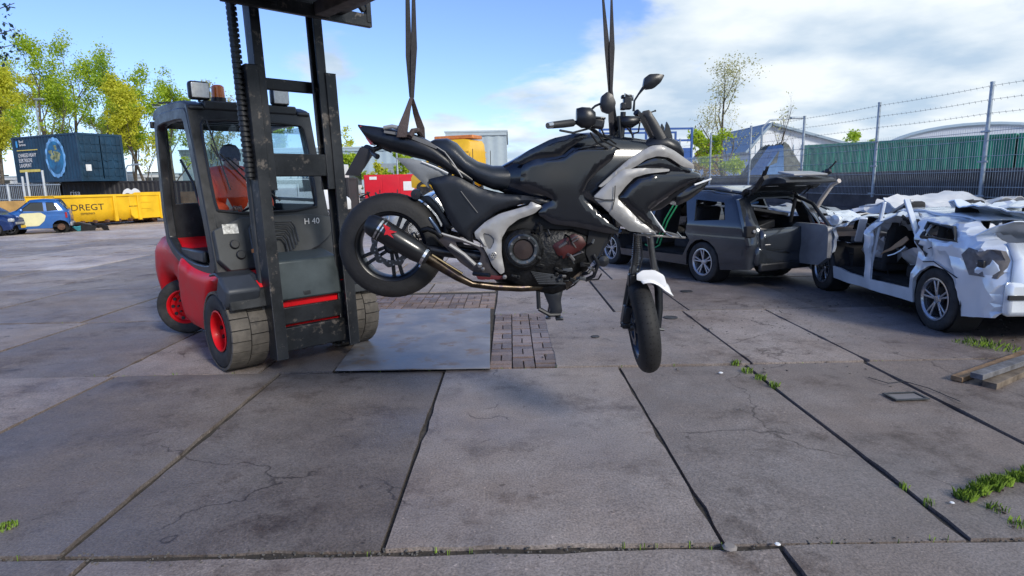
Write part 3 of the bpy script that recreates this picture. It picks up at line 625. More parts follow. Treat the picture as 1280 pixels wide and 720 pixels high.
def rig(part):
    X = -1.18
    V = [(X, 0, 1.12), (X-.03, 0, 1.30), (X-.02, 0, 1.48), (X+.02, 0, 1.62), (X+.05, 0, 1.72), (X+.08, 0, 1.81), (X+.10, 0, 1.92)]
    R = [(.15, .17), (.14, .16), (.13, .18), (.09, .17), .052, .085, .082]; E = [(i, i+1) for i in range(6)]
    for s in (-1, 1):
        o = len(V); V += [(X+.02, s*.19, 1.57), (X+.14, s*.27, 1.33), (X+.38, s*.17, 1.34), (X+.46, s*.15, 1.37)]; R += [.062, .048, .036, .028]; E += [(3, o), (o, o+1), (o+1, o+2), (o+2, o+3)]
        for k in range(4):
            q = len(V); y = s*(.115+.02*k); V += [(X+.53, y, 1.40+.004*k), (X+.565, y, 1.39), (X+.56, y, 1.365)]; R += [.010, .009, .008]; E += [(o+3, q), (q, q+1), (q+1, q+2)]
        q = len(V); V += [(X+.47, s*.11, 1.40), (X+.51, s*.095, 1.41)]; R += [.011, .009]; E += [(o+3, q), (q, q+1)]
        l = len(V); V += [(X+.06, s*.11, 1.12), (X+.46, s*.16, 1.16), (X+.55, s*.16, .98), (X+.68, s*.16, .94)]; R += [.085, .062, .045, .035]; E += [(0, l), (l, l+1), (l+1, l+2), (l+2, l+3)]
    return V, E, R
V, E, R = rig(0); skin_fig('body', V, E, R, SKIN)
X = -1.18
V = [(X, 0, 1.14), (X-.03, 0, 1.30), (X-.02, 0, 1.50), (X+.02, 0, 1.70), (X+.05, 0, 1.84)]; R = [(.20, .24), (.20, .24), (.20, .27), (.17, .25), (.10, .12)]; E = [(0, 1), (1, 2), (2, 3), (3, 4)]
for s in (-1, 1):
    o = len(V); V += [(X+.03, s*.22, 1.68), (X+.16, s*.29, 1.40), (X+.36, s*.18, 1.36)]; R += [.12, .10, .075]; E += [(3, o), (o, o+1), (o+1, o+2)]
skin_fig('jacket', V, E, R, HIVIS)
mb = MB()
for z, r1, r2 in ((1.26, .185, .215), (1.44, .175, .235)):
    mb.add([(X-.025+r1*math.cos(a), r2*math.sin(a), z+dz) for dz in (0, .055) for a in [2*PI*k/24 for k in range(24)]], [(i, (i+1) % 24, (i+1) % 24+24, i+24) for i in range(24)])
obj('reflective_band', mb, REFL, DV)
mb = MB(); mb.add([(X+.19, -.16, 1.32), (X+.19, .12, 1.32), (X+.17, .08, 1.60), (X+.17, -.08, 1.60), (X+.20, -.16, 1.32), (X+.20, .12, 1.32), (X+.18, .08, 1.60), (X+.18, -.08, 1.60)], [(3, 2, 1, 0), (4, 5, 6, 7), (0, 1, 5, 4), (1, 2, 6, 5), (2, 3, 7, 6), (3, 0, 4, 7)]); obj('reflective_panel', mb, REFL, DV)
V = [(X, 0, 1.12)]; R = [(.16, .18)]; E = []
for s in (-1, 1):
    l = len(V); V += [(X+.06, s*.11, 1.12), (X+.46, s*.16, 1.16), (X+.55, s*.16, .98)]; R += [.10, .075, .058]; E += [(0, l), (l, l+1), (l+1, l+2)]
skin_fig('trousers', V, E, R, mat('navy_cloth', (.02, .025, .05), .85))
mb = MB(); mb.lathe([(.001, .115), (.06, .10), (.09, .06), (.10, .0), (.095, -.04), (.08, -.06)], 20, Matrix.Translation((X+.075, 0, 1.92)) @ Matrix.Rotation(PI/2, 4, 'X')); obj('hair', mb, mat('dark_hair', (.03, .02, .015), .8, var=.4, vscale=30), DV)
mb = MB(); mb.lathe([(.001, .02), (.014, 0), (.001, -.02)], 8, Matrix.Translation((X+.185, 0, 1.875)))
for s in (-1, 1): mb.lathe([(.001, .01), (.02, 0), (.001, -.01)], 8, Matrix.Translation((X+.09, s*.088, 1.875)))
obj('face_features', mb, SKIN, DV)
mb = MB()
for s in (-1, 1): mb.lathe([(.001, .004), (.009, 0), (.001, -.004)], 8, Matrix.Translation((X+.172, s*.032, 1.905)) @ Matrix.Rotation(PI/2, 4, 'Z'))
obj('eyes', mb, BLACK, DV)

# ------------------------------------------------------------------ motorcycle hanging in the slings (side plane y = 3.6)
BY = 3.6
BO = Vector((.1, BY, 0))
BK = thing('motorcycle', 'black and silver motorcycle with a torn-off nose hanging in two slings above the yard', 'motorcycle', BO)
def B(px, py, v=0.0): return on_plane(px, py, BY+v)-BO
def bxz(px, py, v=0.0): p = B(px, py, v); return (p.x, p.z)
def bpoly(P, v=0.0): return [bxz(x, y, v) for x, y in P]
def panel(name, P, m, v, th=.02, bulge=.02, rad_=.06, k=1, crisp=False, mirror=True, res=.022, parent=BK, hole=None, lean=None):
    """body panel: outline at depth v (negative is the near side), pillowed outwards, with real thickness; mirrored to the far side"""
    Q = chaikin(bpoly(P, v), k, r=.12) if k else bpoly(P, v)
    bulge *= .75; rad_ *= .7
    H = [chaikin(bpoly(h, v), 1) for h in (hole or [])]
    def prof(d):
        t = min(1, d/rad_); return bulge*math.sqrt(max(0, 1-(1-t)**2))
    L = lean or (lambda x, z: 0.0)
    out = []
    for s in ((1, -1) if mirror else (1,)):
        mb = MB(); mb.sheet(Q, H, res, lambda x, z, d: (x, s*(v-prof(d)+L(x, z)), z), lambda x, z, d: (x, s*(v+th+L(x, z)), z))
        out.append(obj(name, mb, m, parent, ang=50))
    return out
def btube(name, P, r, m, n=10, parent=BK, **k):
    mb = MB(); mb.tube([B(*q) for q in P], r, n); return obj(name, mb, m, parent, **k)
def loft(name, st, m, n=20, pw=2.4, parent=BK, shift=0.0):
    """stations (px, top py, bottom py, half width): superellipse sections"""
    vs = []; fs = []
    for (px, a, b, w) in st:
        A = B(px, a, 0); C = B(px, b, 0); cz = (A.z+C.z)/2; h = (A.z-C.z)/2
        for j in range(n):
            t = 2*PI*j/n; c, s = math.cos(t), math.sin(t)
            vs.append((A.x*.5+C.x*.5, shift+w*math.copysign(abs(c)**(2/pw), c), cz+h*math.copysign(abs(s)**(2/pw), s)))
    k = len(st)
    for i in range(k-1):
        for j in range(n): fs.append((i*n+j, (i+1)*n+j, (i+1)*n+(j+1) % n, i*n+(j+1) % n))
    fs += [tuple(range(n)), tuple(range(k*n-1, (k-1)*n-1, -1))]
    mb = MB(); mb.add(vs, fs); return obj(name, mb, m, parent, ang=55)
SEATM = mat('seat_cover', (.016, .021, .030), .33, var=.2, vscale=5, bump=.08, bscale=220)
TANKM = mat('tank_black', (.006, .009, .016), .2, var=.25, vscale=3, coat=.6, rvar=.06)
BPL = mat('bike_plastic', (.008, .010, .015), .36, var=.25, vscale=6, rvar=.08, bump=.04, bscale=200)
SILV = mat('bike_silver', (.34, .335, .33), .34, .25, var=.10, vscale=4, patch=((.15, .13, .12), .70, 10), rvar=.06)
GREYP = mat('bike_grey', (.15, .15, .152), .5, .15, var=.12, vscale=5)
# body
loft('fuel_tank', [(618, 212, 236, .07), (640, 200, 246, .13), (662, 187, 256, .155), (690, 174, 262, .165), (715, 167, 266, .16), (740, 165, 270, .15), (765, 169, 272, .13), (790, 172, 268, .11), (815, 176, 262, .09), (835, 184, 240, .06)], TANKM, 24, 2.6)
panel('tank_cover', [(640, 203), (660, 188), (690, 173), (722, 166), (737, 169), (712, 185), (700, 196), (668, 199), (652, 206)], TANKM, -.172, .03, .012, .03)
panel('side_cover', [(652, 207), (668, 199), (704, 194), (716, 184), (748, 182), (772, 184), (765, 200), (748, 214), (736, 228), (728, 246), (752, 268), (772, 284), (790, 292), (760, 292), (722, 284), (690, 280), (672, 268), (678, 256), (692, 250), (672, 240), (650, 232)], GLOSS, -.172, .035, .014, .03)
loft('seat', [(536, 178, 196, .06), (545, 174, 200, .10), (560, 173, 205, .12), (572, 179, 214, .125), (584, 193, 222, .125), (598, 202, 230, .13), (616, 207, 237, .14), (634, 207, 240, .13), (650, 204, 236, .11), (660, 203, 226, .08)], SEATM, 24, 2.3)
btube('seat_piping', [(545, 183, -.115), (556, 190, -.125), (566, 203, -.13), (573, 214, -.132), (578, 222, -.13)], .0035, SILV, 6)
loft('tail', [(450, 156, 160, .05), (458, 157, 172, .075), (468, 158, 181, .09), (490, 161, 190, .105), (512, 165, 196, .115), (530, 172, 200, .12), (545, 180, 206, .12), (560, 192, 214, .12), (575, 206, 224, .115), (592, 220, 232, .10)], BPL, 22, 2.6)
panel('tail_stripe', [(480, 163), (510, 167), (535, 176), (548, 184), (545, 186), (530, 180), (508, 171), (480, 166)], GREYP, -.118, .01, .004, .02, k=0)
panel('tail_light', [(449.5, 157), (453, 158), (466, 178), (463, 181), (458, 174)], mat('tail_red', (.55, .01, .02), .2, var=.1, coat=.5), -.06, .12, .008, .02, mirror=False, k=0)
btube('grab_rail', [(480, 160, -.10), (490, 158, -.11), (503, 161, -.11)], .012, SILV); btube('grab_rail', [(480, 160, .10), (490, 158, .11), (503, 161, .11)], .012, SILV)
panel('rear_side_panel', [(494, 197), (512, 198), (527, 201), (545, 208), (561, 216), (559, 219), (546, 222), (535, 224), (537, 236), (524, 225), (508, 210)], mat('side_grey', (.19, .20, .21), .5, .2, var=.1), -.125, .02, .012, .04)
btube('panel_edge', [(527, 202, -.14), (545, 209, -.142), (560, 216.5, -.14)], .004, WHITE, 6)
panel('side_panel', [(535, 224), (560, 218), (575, 222), (600, 236), (625, 242), (652, 244), (690, 249), (690, 258), (655, 254), (622, 265), (606, 278), (590, 292), (592, 306), (578, 296), (566, 284), (552, 256), (542, 238)], BPL, -.145, .03, .022, .06)
btube('panel_crease', [(576, 239, -.17), (586, 252, -.172), (597, 266, -.17)], .0025, GREYP, 6)
panel('frame_cover', [(593, 290), (607, 277), (625, 267), (650, 260), (660, 257), (664, 252), (678, 258), (668, 267), (648, 274), (635, 284), (627, 298), (627, 318), (631, 340), (626, 343), (616, 333), (609, 318), (601, 303), (594, 296)], SILV, -.185, .035, .014, .03, hole=[[(603, 291), (613, 293), (619, 300), (612, 314), (606, 302)]])
panel('frame_recess', [(600, 288), (622, 290), (624, 300), (614, 318), (604, 304)], GREYP, -.175, .01, .002, .02)
mb = MB(); c = B(617, 319, -.205); mb.lathe([(.020, .004), (.020, -.004), (.016, -.006), (.016, .004)], 20, Matrix.Translation(c), close=True); [mb.box(c, (.006, .006, .034), Matrix.Rotation(a, 3, 'Y')) for a in (0, 1.05, 2.1)]; obj('emblem', mb, SILV, BK)
# nose fairing
panel('upper_fairing', [(748, 233), (768, 215), (785, 200), (800, 190), (815, 182), (828, 181), (845, 188), (862, 198), (874, 205), (874, 211), (857, 208), (838, 197), (822, 195), (808, 199), (795, 208), (775, 217), (752, 234)], SILV, -.19, .03, .012, .02, lean=lambda x, z: max(0, x-.75)*.5)
panel('fairing_insert', [(795, 208), (808, 199), (822, 195), (838, 197), (852, 206), (858, 214), (838, 213), (800, 211)], GLOSS, -.165, .03, .008, .03, lean=lambda x, z: max(0, x-.75)*.5)
panel('middle_fairing', [(741, 247), (758, 230), (778, 212), (800, 210), (838, 211), (838, 214), (810, 217), (793, 222), (783, 232), (771, 247), (786, 262), (800, 276), (822, 292), (806, 292), (786, 288), (766, 270)], SILV, -.20, .03, .014, .025, lean=lambda x, z: max(0, x-.7)*.25)
btube('panel_gap', [(769, 232, -.223), (768, 250, -.222), (765, 262, -.218)], .0025, BLACK, 6)
btube('panel_gap', [(741, 247, -.212), (755, 250, -.22), (768, 250, -.222)], .0035, BLACK, 6)
panel('lower_fairing', [(772, 262), (786, 272), (800, 284), (806, 291), (786, 289), (774, 279), (760, 266)], GREYP, -.21, .01, .006, .02, lean=lambda x, z: max(0, x-.7)*.25)
panel('nose_panel', [(771, 247), (784, 231), (795, 222), (812, 217), (838, 213), (862, 212), (880, 215), (892, 223), (886, 227), (868, 232), (848, 241), (828, 252), (812, 263), (822, 278), (832, 291), (820, 291), (796, 272), (784, 262)], GLOSS, -.185, .03, .03, .05, lean=lambda x, z: max(0, x-.7)*.45)
btube('trim_strip', [(812, 263, -.17), (820, 275, -.17), (831, 290, -.17)], .004, WHITE, 6)
btube('daylight_strip', [(868, 231, -.12), (880, 227, -.10), (889, 223.5, -.09)], .005, WHITE, 6)
panel('headlight', [(845, 240), (868, 231), (888, 224), (880, 236), (862, 250), (845, 258)], GLOSS, -.07, .14, .012, .03, mirror=False)
mb = MB(); mb.bar(B(795, 293, -.15), B(856, 297, -.10), .03, .012); mb.bar(B(830, 290, -.12), B(850, 295, .10), .02, .012); obj('fairing_bracket', mb, ALU, BK, bev=.003)
for a, b in (((800, 291), (812, 297)), ((815, 290), (824, 297)), ((832, 292), (842, 297)), ((846, 290), (852, 297))):
    btube('bracket_rib', [(*a, -.15), (*b, -.12)], .004, CHROME, 6)
loft('nose_core', [(770, 190, 262, .09), (800, 186, 268, .12), (825, 192, 262, .12), (845, 204, 248, .10), (862, 212, 238, .07)], BPL, 18, 2.6)
# dash and screen remains
panel('screen_bracket', [(803, 139), (812, 137), (822, 152), (832, 170), (840, 186), (826, 184), (818, 170), (812, 158)], BPL, -.07, .03, .008, .02)
panel('screen_stub', [(833, 151), (837, 158), (841, 172), (839, 182), (832, 180), (830, 166)], GLOSS, -.06, .01, .002, .02)
loft('dash_cover', [(798, 180, 190, .06), (812, 172, 192, .08), (830, 169, 194, .09), (845, 176, 198, .08), (852, 186, 200, .05)], BPL, 16, 2.4)
# handlebar: turned right, near grip points back towards the camera's left
bar_ = [(700, 155.5, -.42), (722, 153, -.36), (738, 160, -.26), (752, 170, -.14), (765, 173, -.05), (785, 152, .14), (800, 148, .22), (815, 152, .30)]
btube('handlebar', bar_, .011, BPL)
btube('grip', [(690, 156.5, -.45), (704, 155, -.42), (716, 153.5, -.38)], [.017, .019, .019], BLACK, 14); btube('bar_end', [(684.5, 157.2, -.47), (690, 156.4, -.45)], [.015, .017], CHROME, 14)
mb = MB(); 
loftS = [(712, 145, 163, .03), (718, 143.5, 167, .045), (727, 144, 167, .045), (733, 149, 163, .03)]
loft('switch_cluster', loftS, BPL, 14, 2.8, shift=-.36)
mb = MB(); c = B(745, 154, -.28); mb.box(c, (.085, .05, .055), Matrix.Rotation(.15, 3, 'Y')); obj('brake_reservoir', mb, BPL, BK, bev=.012); mb = MB(); mb.box(B(745, 147.5, -.28), (.095, .06, .012), Matrix.Rotation(.12, 3, 'Y')); obj('reservoir_cap', mb, GLOSS, BK, bev=.004)
btube('brake_lever', [(738, 160, -.32), (716, 166, -.42), (700, 163, -.50)], .006, STEEL, 7)
btube('mirror_stem', [(737, 147, -.3), (738, 138, -.3), (744, 132.5, -.3), (752, 129, -.3)], .006, BPL, 8)
panel('mirror', [(752, 120), (759, 114.5), (766, 118.5), (770, 128), (768, 138), (761, 142), (753, 139), (750.5, 131)], BPL, -.32, .035, .012, .02, mirror=False)
btube('mirror_stem', [(792, 139, .2), (793, 126, .2), (798, 118, .2), (804, 110, .2)], [.008, .006, .006, .01], BPL, 8)
panel('mirror', [(804, 108), (806, 97), (812, 92.5), (822, 92), (831, 93.5), (826, 103), (818, 110), (808, 111.5)], BPL, .18, .035, .014, .02, mirror=False)
# centre clutter: phone holder, top yoke, cables
loft('top_yoke', [(772, 148, 158, .04), (779, 145, 161, .06), (790, 145, 160, .06), (798, 146, 155, .04)], BPL, 12, 3)
mb = MB(); mb.box(B(784, 129, .0), (.045, .05, .07)); mb.box(B(783, 121, 0), (.06, .04, .02)); mb.box(B(779, 133, -.02), (.03, .05, .04)); obj('phone_holder', mb, BPL, BK, bev=.006)
mb = MB(); mb.tube([B(787, 124, 0), B(791, 120, .01), B(791, 126, .01)], .006, 6); mb.tube([B(781, 121, -.02), B(781, 117, -.02), B(787, 120, -.02)], .004, 6); obj('holder_clamp', mb, CHROME, BK)
for (a, b, r) in (((779, 140, -.02), (777, 172, -.02), .016), ((773, 145, -.05), (776, 176, -.05), .010), ((795, 140, .12), (806, 152, .16), .02)): btube('yoke_stay', [a, b], r, BPL)
for P in ([(745, 163, -.25), (752, 175, -.2), (766, 182, -.15), (775, 187, -.1)], [(750, 158, -.25), (756, 170, -.2), (770, 180, -.12)], [(786, 150, 0), (788, 162, 0), (792, 174, .02), (800, 180, .03)], [(738, 166, -.3), (746, 178, -.24), (760, 186, -.18)], [(784, 160, .1), (790, 168, .1), (798, 165, .1), (800, 152, .12)]):
    btube('cable', P, .005, BLACK, 6)
btube('clutch_lever', [(803, 144, .2), (812, 141, .24), (819, 138.5, .26)], .0045, STEEL, 6); mb = MB(); mb.lathe([(.001, .007), (.007, 0), (.001, -.007)], 8, Matrix.Translation(B(819, 138.5, .26))); obj('lever_ball', mb, STEEL, BK)
# engine
loft('engine_block', [(612, 300, 345, .12), (628, 285, 356, .15), (655, 280, 360, .17), (690, 278, 358, .17), (712, 275, 352, .15), (732, 280, 338, .12), (742, 288, 322, .08)], ENG, 18, 3.2)
loft('engine_top', [(620, 255, 300, .10), (660, 258, 300, .12), (700, 262, 300, .13), (740, 262, 300, .12), (765, 262, 296, .09)], mat('engine_dark', (.008, .008, .009), .7), 16, 3)
def disc(name, px, py, v, prof, m, n=28):
    mb = MB(); mb.lathe(prof, n, Matrix.Translation(B(px, py, v))); return obj(name, mb, m, BK, ang=35)
disc('clutch_cover', 654, 312, -.175, [(.118, .03), (.115, -.008), (.10, -.022), (.0, -.022)], ENG)
disc('clutch_ring', 654, 312, -.20, [(.085, .01), (.088, -.008), (.078, -.018), (.062, -.016), (.055, -.004), (.055, .01)], mat('ring_metal', (.12, .13, .14), .28, .9, var=.4, vscale=12))
disc('clutch_plate', 654, 312, -.198, [(.056, .0), (.054, -.006), (.001, -.010)], mat('plate_brown', (.035, .022, .02), .5, .3, var=.3, vscale=10))
for k in range(8):
    a = 2*PI*k/8+.3; c = B(654, 312, -.215); mb = MB(); mb.tube([c+Vector((.072*math.cos(a), 0, .072*math.sin(a))), c+Vector((.072*math.cos(a), -.008, .072*math.sin(a)))], .007, 6); obj('cover_bolt', mb, ALU, BK)
panel('cylinder_head', [(690, 306), (718, 292), (728, 296), (733, 305), (727, 312), (705, 324), (696, 318)], mat('head_red', (.055, .008, .008), .45, .2, var=.4, vscale=8), -.17, .04, .012, .03, mirror=False)
for P in ([(713, 300, -.19), (722, 295, -.19)], [(715, 303, -.19), (724, 298, -.19)], [(714, 321, -.19), (729, 315, -.19)]): btube('head_rib', P, .004, ALU, 6)
rr_ = random.Random(11)
for k in range(26):                      # hoses, ribs and castings around the crankcase
    x = rr_.uniform(665, 745); y = rr_.uniform(284, 350)
    if y > 400-(x-640)*.55: continue
    P = [(x, y, -.15-rr_.random()*.05)]; dx, dy = rr_.uniform(-14, 14), rr_.uniform(-10, 10); P.append((x+dx*.5+2, y+dy*.6, P[0][2]-.015)); P.append((x+dx, y+dy, -.13))
    btube('hose', P, rr_.uniform(.004, .011), rr_.choice([ENG, BLACK, STEEL, ENG, ALU]), 7)
for k in range(14):
    x = rr_.uniform(640, 735); y = rr_.uniform(328, 352); mb = MB(); c = B(x, y, -.165)
    mb.box(c, (rr_.uniform(.02, .07), .03, rr_.uniform(.01, .03)), Matrix.Rotation(rr_.uniform(-.5, .5), 3, 'Y')); obj('casting_boss', mb, rr_.choice([ENG, ENG, STEEL]), BK, bev=.004)
for k in range(7): btube('cooling_fin', [(664+k*1.5, 340+k*2.4, -.175), (700+k*1.2, 345+k*1.6, -.172)], .0045, STEEL, 6)
panel('radiator', [(740, 268), (762, 268), (764, 290), (750, 318), (738, 330), (732, 316), (736, 290)], mat('radiator_core', (.012, .012, .013), .6, .3), -.13, .03, .004, .03)
for P in ([(762, 282, -.12), (757, 300, -.12), (748, 322, -.12)], [(766, 270, -.1), (768, 282, -.1), (762, 296, -.1), (752, 312, -.1)], [(742, 318, -.14), (748, 330, -.14), (742, 345, -.12), (732, 350, -.1)]): btube('radiator_hose', P, .012, BPL, 8)
mb = MB(); mb.lathe([(.001, .03), (.025, .025), (.036, 0), (.030, -.02), (.001, -.026)], 18, Matrix.Translation(B(754, 326, -.12))); obj('horn', mb, BPL, BK); btube('horn_bracket', [(738, 336, -.12), (754, 327, -.11)], .007, BPL)
for P in ([(736, 350, -.08), (748, 349, -.08), (752, 342, -.1)], [(728, 345, -.06), (718, 356, -.03), (708, 362, 0)]): btube('torn_wire', P, .005, BLACK, 6)
panel('oil_pan', [(625, 350), (660, 352), (700, 350), (720, 336), (728, 340), (722, 350), (708, 362), (690, 368), (660, 362), (636, 360)], ENG, -.10, .06, .02, .04)
panel('rusty_bracket', [(706, 340), (716, 336), (728, 340), (730, 348), (716, 355), (708, 362), (706, 352)], mat('rust', (.10, .075, .055), .8, var=.4, vscale=10), -.115, .03, .004, .03, mirror=False)
panel('centre_bracket', [(678, 362), (704, 362), (701, 375), (703, 390), (696, 396), (686, 396), (688, 386), (682, 372)], BPL, -.08, .05, .012, .03)
btube('side_stand', [(672.5, 364, -.1), (673.5, 386, -.1)], .012, BPL, 8); btube('side_stand', [(673.5, 386, -.1), (687, 393.5, -.1), (700, 393, -.08)], .013, BPL, 8)
mb = MB(); mb.box(B(685, 397, -.09), (.03, .05, .012)); mb.box(B(699, 398, -.09), (.045, .05, .016)); obj('stand_foot', mb, BPL, BK, bev=.004)
# footpeg hanger and subframe
panel('footpeg_plate', [(543, 288), (550, 289), (556, 293), (578, 299), (599, 307), (606, 313), (614, 334), (624, 344), (600, 346), (575, 328), (556, 308), (546, 298)], mat('hanger', (.075, .065, .068), .4, .7, var=.2), -.165, .022, .004, .02, k=0, hole=[[(566, 302), (580, 303), (597, 310), (602, 318), (598, 330), (588, 326)]])
btube('hanger_edge', [(552, 292, -.19), (578, 299.5, -.19), (600, 308, -.19)], .006, SILV, 8); btube('hanger_strut', [(562, 306, -.185), (580, 318, -.185), (594, 331, -.185)], .011, SILV, 8)
btube('passenger_peg', [(536.5, 272, -.2), (545, 284, -.2), (550, 292, -.19)], [.010, .012, .010], mat('peg_blue', (.10, .14, .22), .2, .8), 10); btube('peg_joint', [(528, 288, -.17), (535, 286, -.18), (545, 290, -.185), (552, 296, -.19)], .016, ENG, 10)
disc('bolt', 600, 331, -.20, [(.016, .01), (.015, -.01), (.001, -.012)], CHROME, 8); disc('bolt', 604, 336, -.2, [(.01, .01), (.01, -.01), (.001, -.012)], ALU, 8); disc('bolt', 631, 346, -.19, [(.012, .01), (.012, -.01), (.001, -.012)], ALU, 10)
btube('rider_peg', [(592, 342, -.19), (612, 344, -.26)], .012, BPL, 8)
panel('brake_pedal', [(594, 343), (628, 345), (632, 349), (598, 350)], mat('pedal_red', (.10, .01, .015), .5, .2), -.17, .02, .003, .02, mirror=False)
btube('swingarm', [(498, 306, .12), (540, 310, .12), (600, 318, .12)], .035, BPL); btube('swingarm', [(498, 307, -.10), (550, 314, -.10), (610, 322, -.10)], .030, BPL)
btube('rear_shock', [(562, 262, .0), (556, 300, 0)], .03, BPL); mb = MB()
for k in range(9): c = B(561-k*.6, 266+k*4, 0); mb.lathe([(.040, .04), (.044, .0), (.040, -.04)], 14, Matrix.Translation(c) @ Matrix.Rotation(PI/2, 4, 'X'))
panel('hugger', [(520, 246), (536, 244), (548, 256), (560, 276), (566, 286), (556, 286), (546, 268), (534, 255)], BPL, -.05, .10, .01, .03, mirror=False)
disc('caliper_cap', 520.5, 243, -.06, [(.028, .03), (.032, 0), (.028, -.03), (.001, -.032)], BPL)
# exhaust
EX = mat('silencer_black', (.016, .017, .02), .28, .4, var=.2, coat=.2)
sil = btube('silencer', [(470, 283, -.235), (476, 287, -.235), (520, 313.5, -.235), (530, 320, -.23), (535, 323, -.23)], [.060, .064, .060, .050, .036], EX, 26)
btube('silencer_tip', [(458.5, 278, -.235), (463, 280, -.235), (471, 284.5, -.235)], [.040, .057, .063], BPL, 24, parent=sil)
btube('silencer_band', [(473.5, 285.5, -.235), (475.6, 286.8, -.235)], .0665, CHROME, 26, parent=sil); btube('silencer_band', [(477.8, 288, -.235), (479, 288.8, -.235)], .0665, CHROME, 26, parent=sil)
btube('silencer_clamp', [(529, 319.5, -.23), (532, 321.3, -.23)], .054, CHROME, 20, parent=sil)
panel('silencer_logo', [(479, 280), (488, 285), (486, 287), (496, 290), (488, 292), (492, 298), (484, 293), (480, 294), (482, 288)], mat('logo_red', (.55, .01, .02), .4, var=.05), -.303, .004, .001, .01, k=0, mirror=False, parent=sil)
HDR = mat('header_gold', (.09, .072, .055), .3, 1.0, var=.5, vscale=14, patch=((.05, .04, .05), .52, 16))
btube('exhaust_pipe', [(534, 322, -.23), (550, 332, -.21), (572, 346, -.19), (590, 355, -.17), (620, 358.5, -.15), (650, 360, -.12), (690, 358, -.08)], [.032, .030, .024, .020, .022, .022, .024], HDR, 14)
btube('heat_guard_edge', [(540, 318.5, -.24), (560, 331, -.235), (578, 342, -.22)], .007, mat('gold_edge', (.28, .22, .13), .25, 1.0), 8)
btube('silencer_bracket', [(528, 310, -.2), (532, 318, -.2), (524, 334, -.22)], .006, CHROME, 7)
# plate and holder
panel('number_plate', [(431, 219), (450, 184.5), (453, 184), (467, 189), (449, 220)], mat('plate_back', (.015, .014, .017), .5), -.03, .01, .003, .02, mirror=False, k=0)
panel('plate_holder', [(450, 186), (458, 180), (470, 186), (462, 196), (452, 212), (446, 214)], BPL, -.015, .05, .006, .02, mirror=False)
btube('plate_arm', [(452, 186, 0), (464, 188, 0), (478, 183, 0), (490, 188, 0)], .016, BPL); btube('indicator', [(462, 186, -.03), (466, 192, -.10), (472, 196, -.13)], [.006, .010, .016], BPL, 8); btube('indicator', [(462, 186, .03), (466, 192, .10), (472, 196, .13)], [.006, .010, .016], BPL, 8)
# rear wheel
TY = mat('bike_tyre', (.010, .010, .011), .7, var=.3, vscale=14, bump=.1, bscale=80)
def bike_wheel(px, py, v, R, tw, label, Mx, rim_blue=None, disc_r=.11):
    hub = B(px, py, v); rr = R-.10*R/.3
    mb = MB(); prof = []
    for k in range(13):
        t = PI*k/12; y = -tw/2*math.cos(t); r = rr+(R-rr)*math.sin(t)**.62; prof.append((r, y))
    mb.lathe(prof, 56, Mx); mb.lathe([(rr, -tw/2), (rr-.012, -tw*.36), (rr-.012, tw*.36), (rr, tw/2)], 56, Mx)
    t = obj('tyre', mb, TY, BK, ang=50, loc=hub)
    g = MB()
    for k in range(46):
        a = 2*PI*k/46
        for s in (-1, 1):
            vs = []
            for (dr, da, y) in ((.0, 0, .1), (0, .05, .62), (0, .07, .62), (0, .02, .1)):
                yy = s*tw/2*y; r = rr+(R-rr)*max(0, (1-(abs(yy)/(tw/2))**2))**.31+.0012; vs.append(Mx @ Vector((r*math.cos(a+da), yy, r*math.sin(a+da))))
            g.add(vs, [(0, 1, 2, 3)])
    q = obj('tread_groove', g, mat('groove', (.003, .003, .003), .9), t); q['kind'] = 'stuff'
    m = MB(); m.lathe([(rr-.004, -tw*.40), (rr+.004, -tw*.46), (rr-.016, -tw*.42), (rr-.026, -tw*.28), (rr-.03, 0), (rr-.026, tw*.28), (rr-.016, tw*.42), (rr+.004, tw*.46), (rr-.004, tw*.40)], 56, Mx)
    obj('rim', m, rim_blue or BPL, t, ang=50)
    for k in range(10):
        a = 2*PI*k/10+.15; b = a+.18*(1 if k % 2 else -1)
        s_ = MB(); s_.bar(Mx @ Vector((.035*math.cos(a), 0, .035*math.sin(a))), Mx @ Vector(((rr-.024)*math.cos(b), 0, (rr-.024)*math.sin(b))), .020, .030, up=Mx.to_3x3() @ Vector((0, 1, 0))); obj('spoke', s_, BPL, t, bev=.004)
    h = MB(); h.lathe([(.001, -.09), (.022, -.09), (.026, -.05), (.045, -.04), (.045, .04), (.026, .05), (.022, .09), (.001, .09)], 24, Mx); obj('hub', h, BPL, t)
    d = MB(); n = 96; o = []
    for y in (-.065, -.060):
        for k in range(n): a = 2*PI*k/n; r = disc_r+.006*math.sin(a*10); o.append(Mx @ Vector((r*math.cos(a), y, r*math.sin(a))))
        for k in range(n): a = 2*PI*k/n; o.append(Mx @ Vector((disc_r*.68*math.cos(a), y, disc_r*.68*math.sin(a))))
    fs = []
    for k in range(n):
        k2 = (k+1) % n; fs += [(k, k2, n+k2, n+k), (2*n+k, 3*n+k, 3*n+k2, 2*n+k2), (k, 2*n+k, 2*n+k2, k2), (n+k, n+k2, 3*n+k2, 3*n+k)]
    d.add(o, fs); obj('brake_disc', d, mat('disc_steel', (.09, .09, .095), .35, .8, var=.3, vscale=20), t)
    hs = MB()
    for k in range(30): a = 2*PI*k/30; r = disc_r*(.82+.09*(k % 3-1)); c = Mx @ Vector((r*math.cos(a), -.0665, r*math.sin(a))); hs.lathe([(.001, 0), (.0045, 0), (.0045, .0005)], 8, Matrix.Translation(c) @ Mx)
    q = obj('disc_holes', hs, mat('hole_light', (.35, .35, .36), .5, .4), t); q['kind'] = 'stuff'
    return t, hub
bike_wheel(490.5, 307, -.03, .307, .16, 'rear', Matrix.Rotation(rad(3), 4, 'Z'), disc_r=.115)
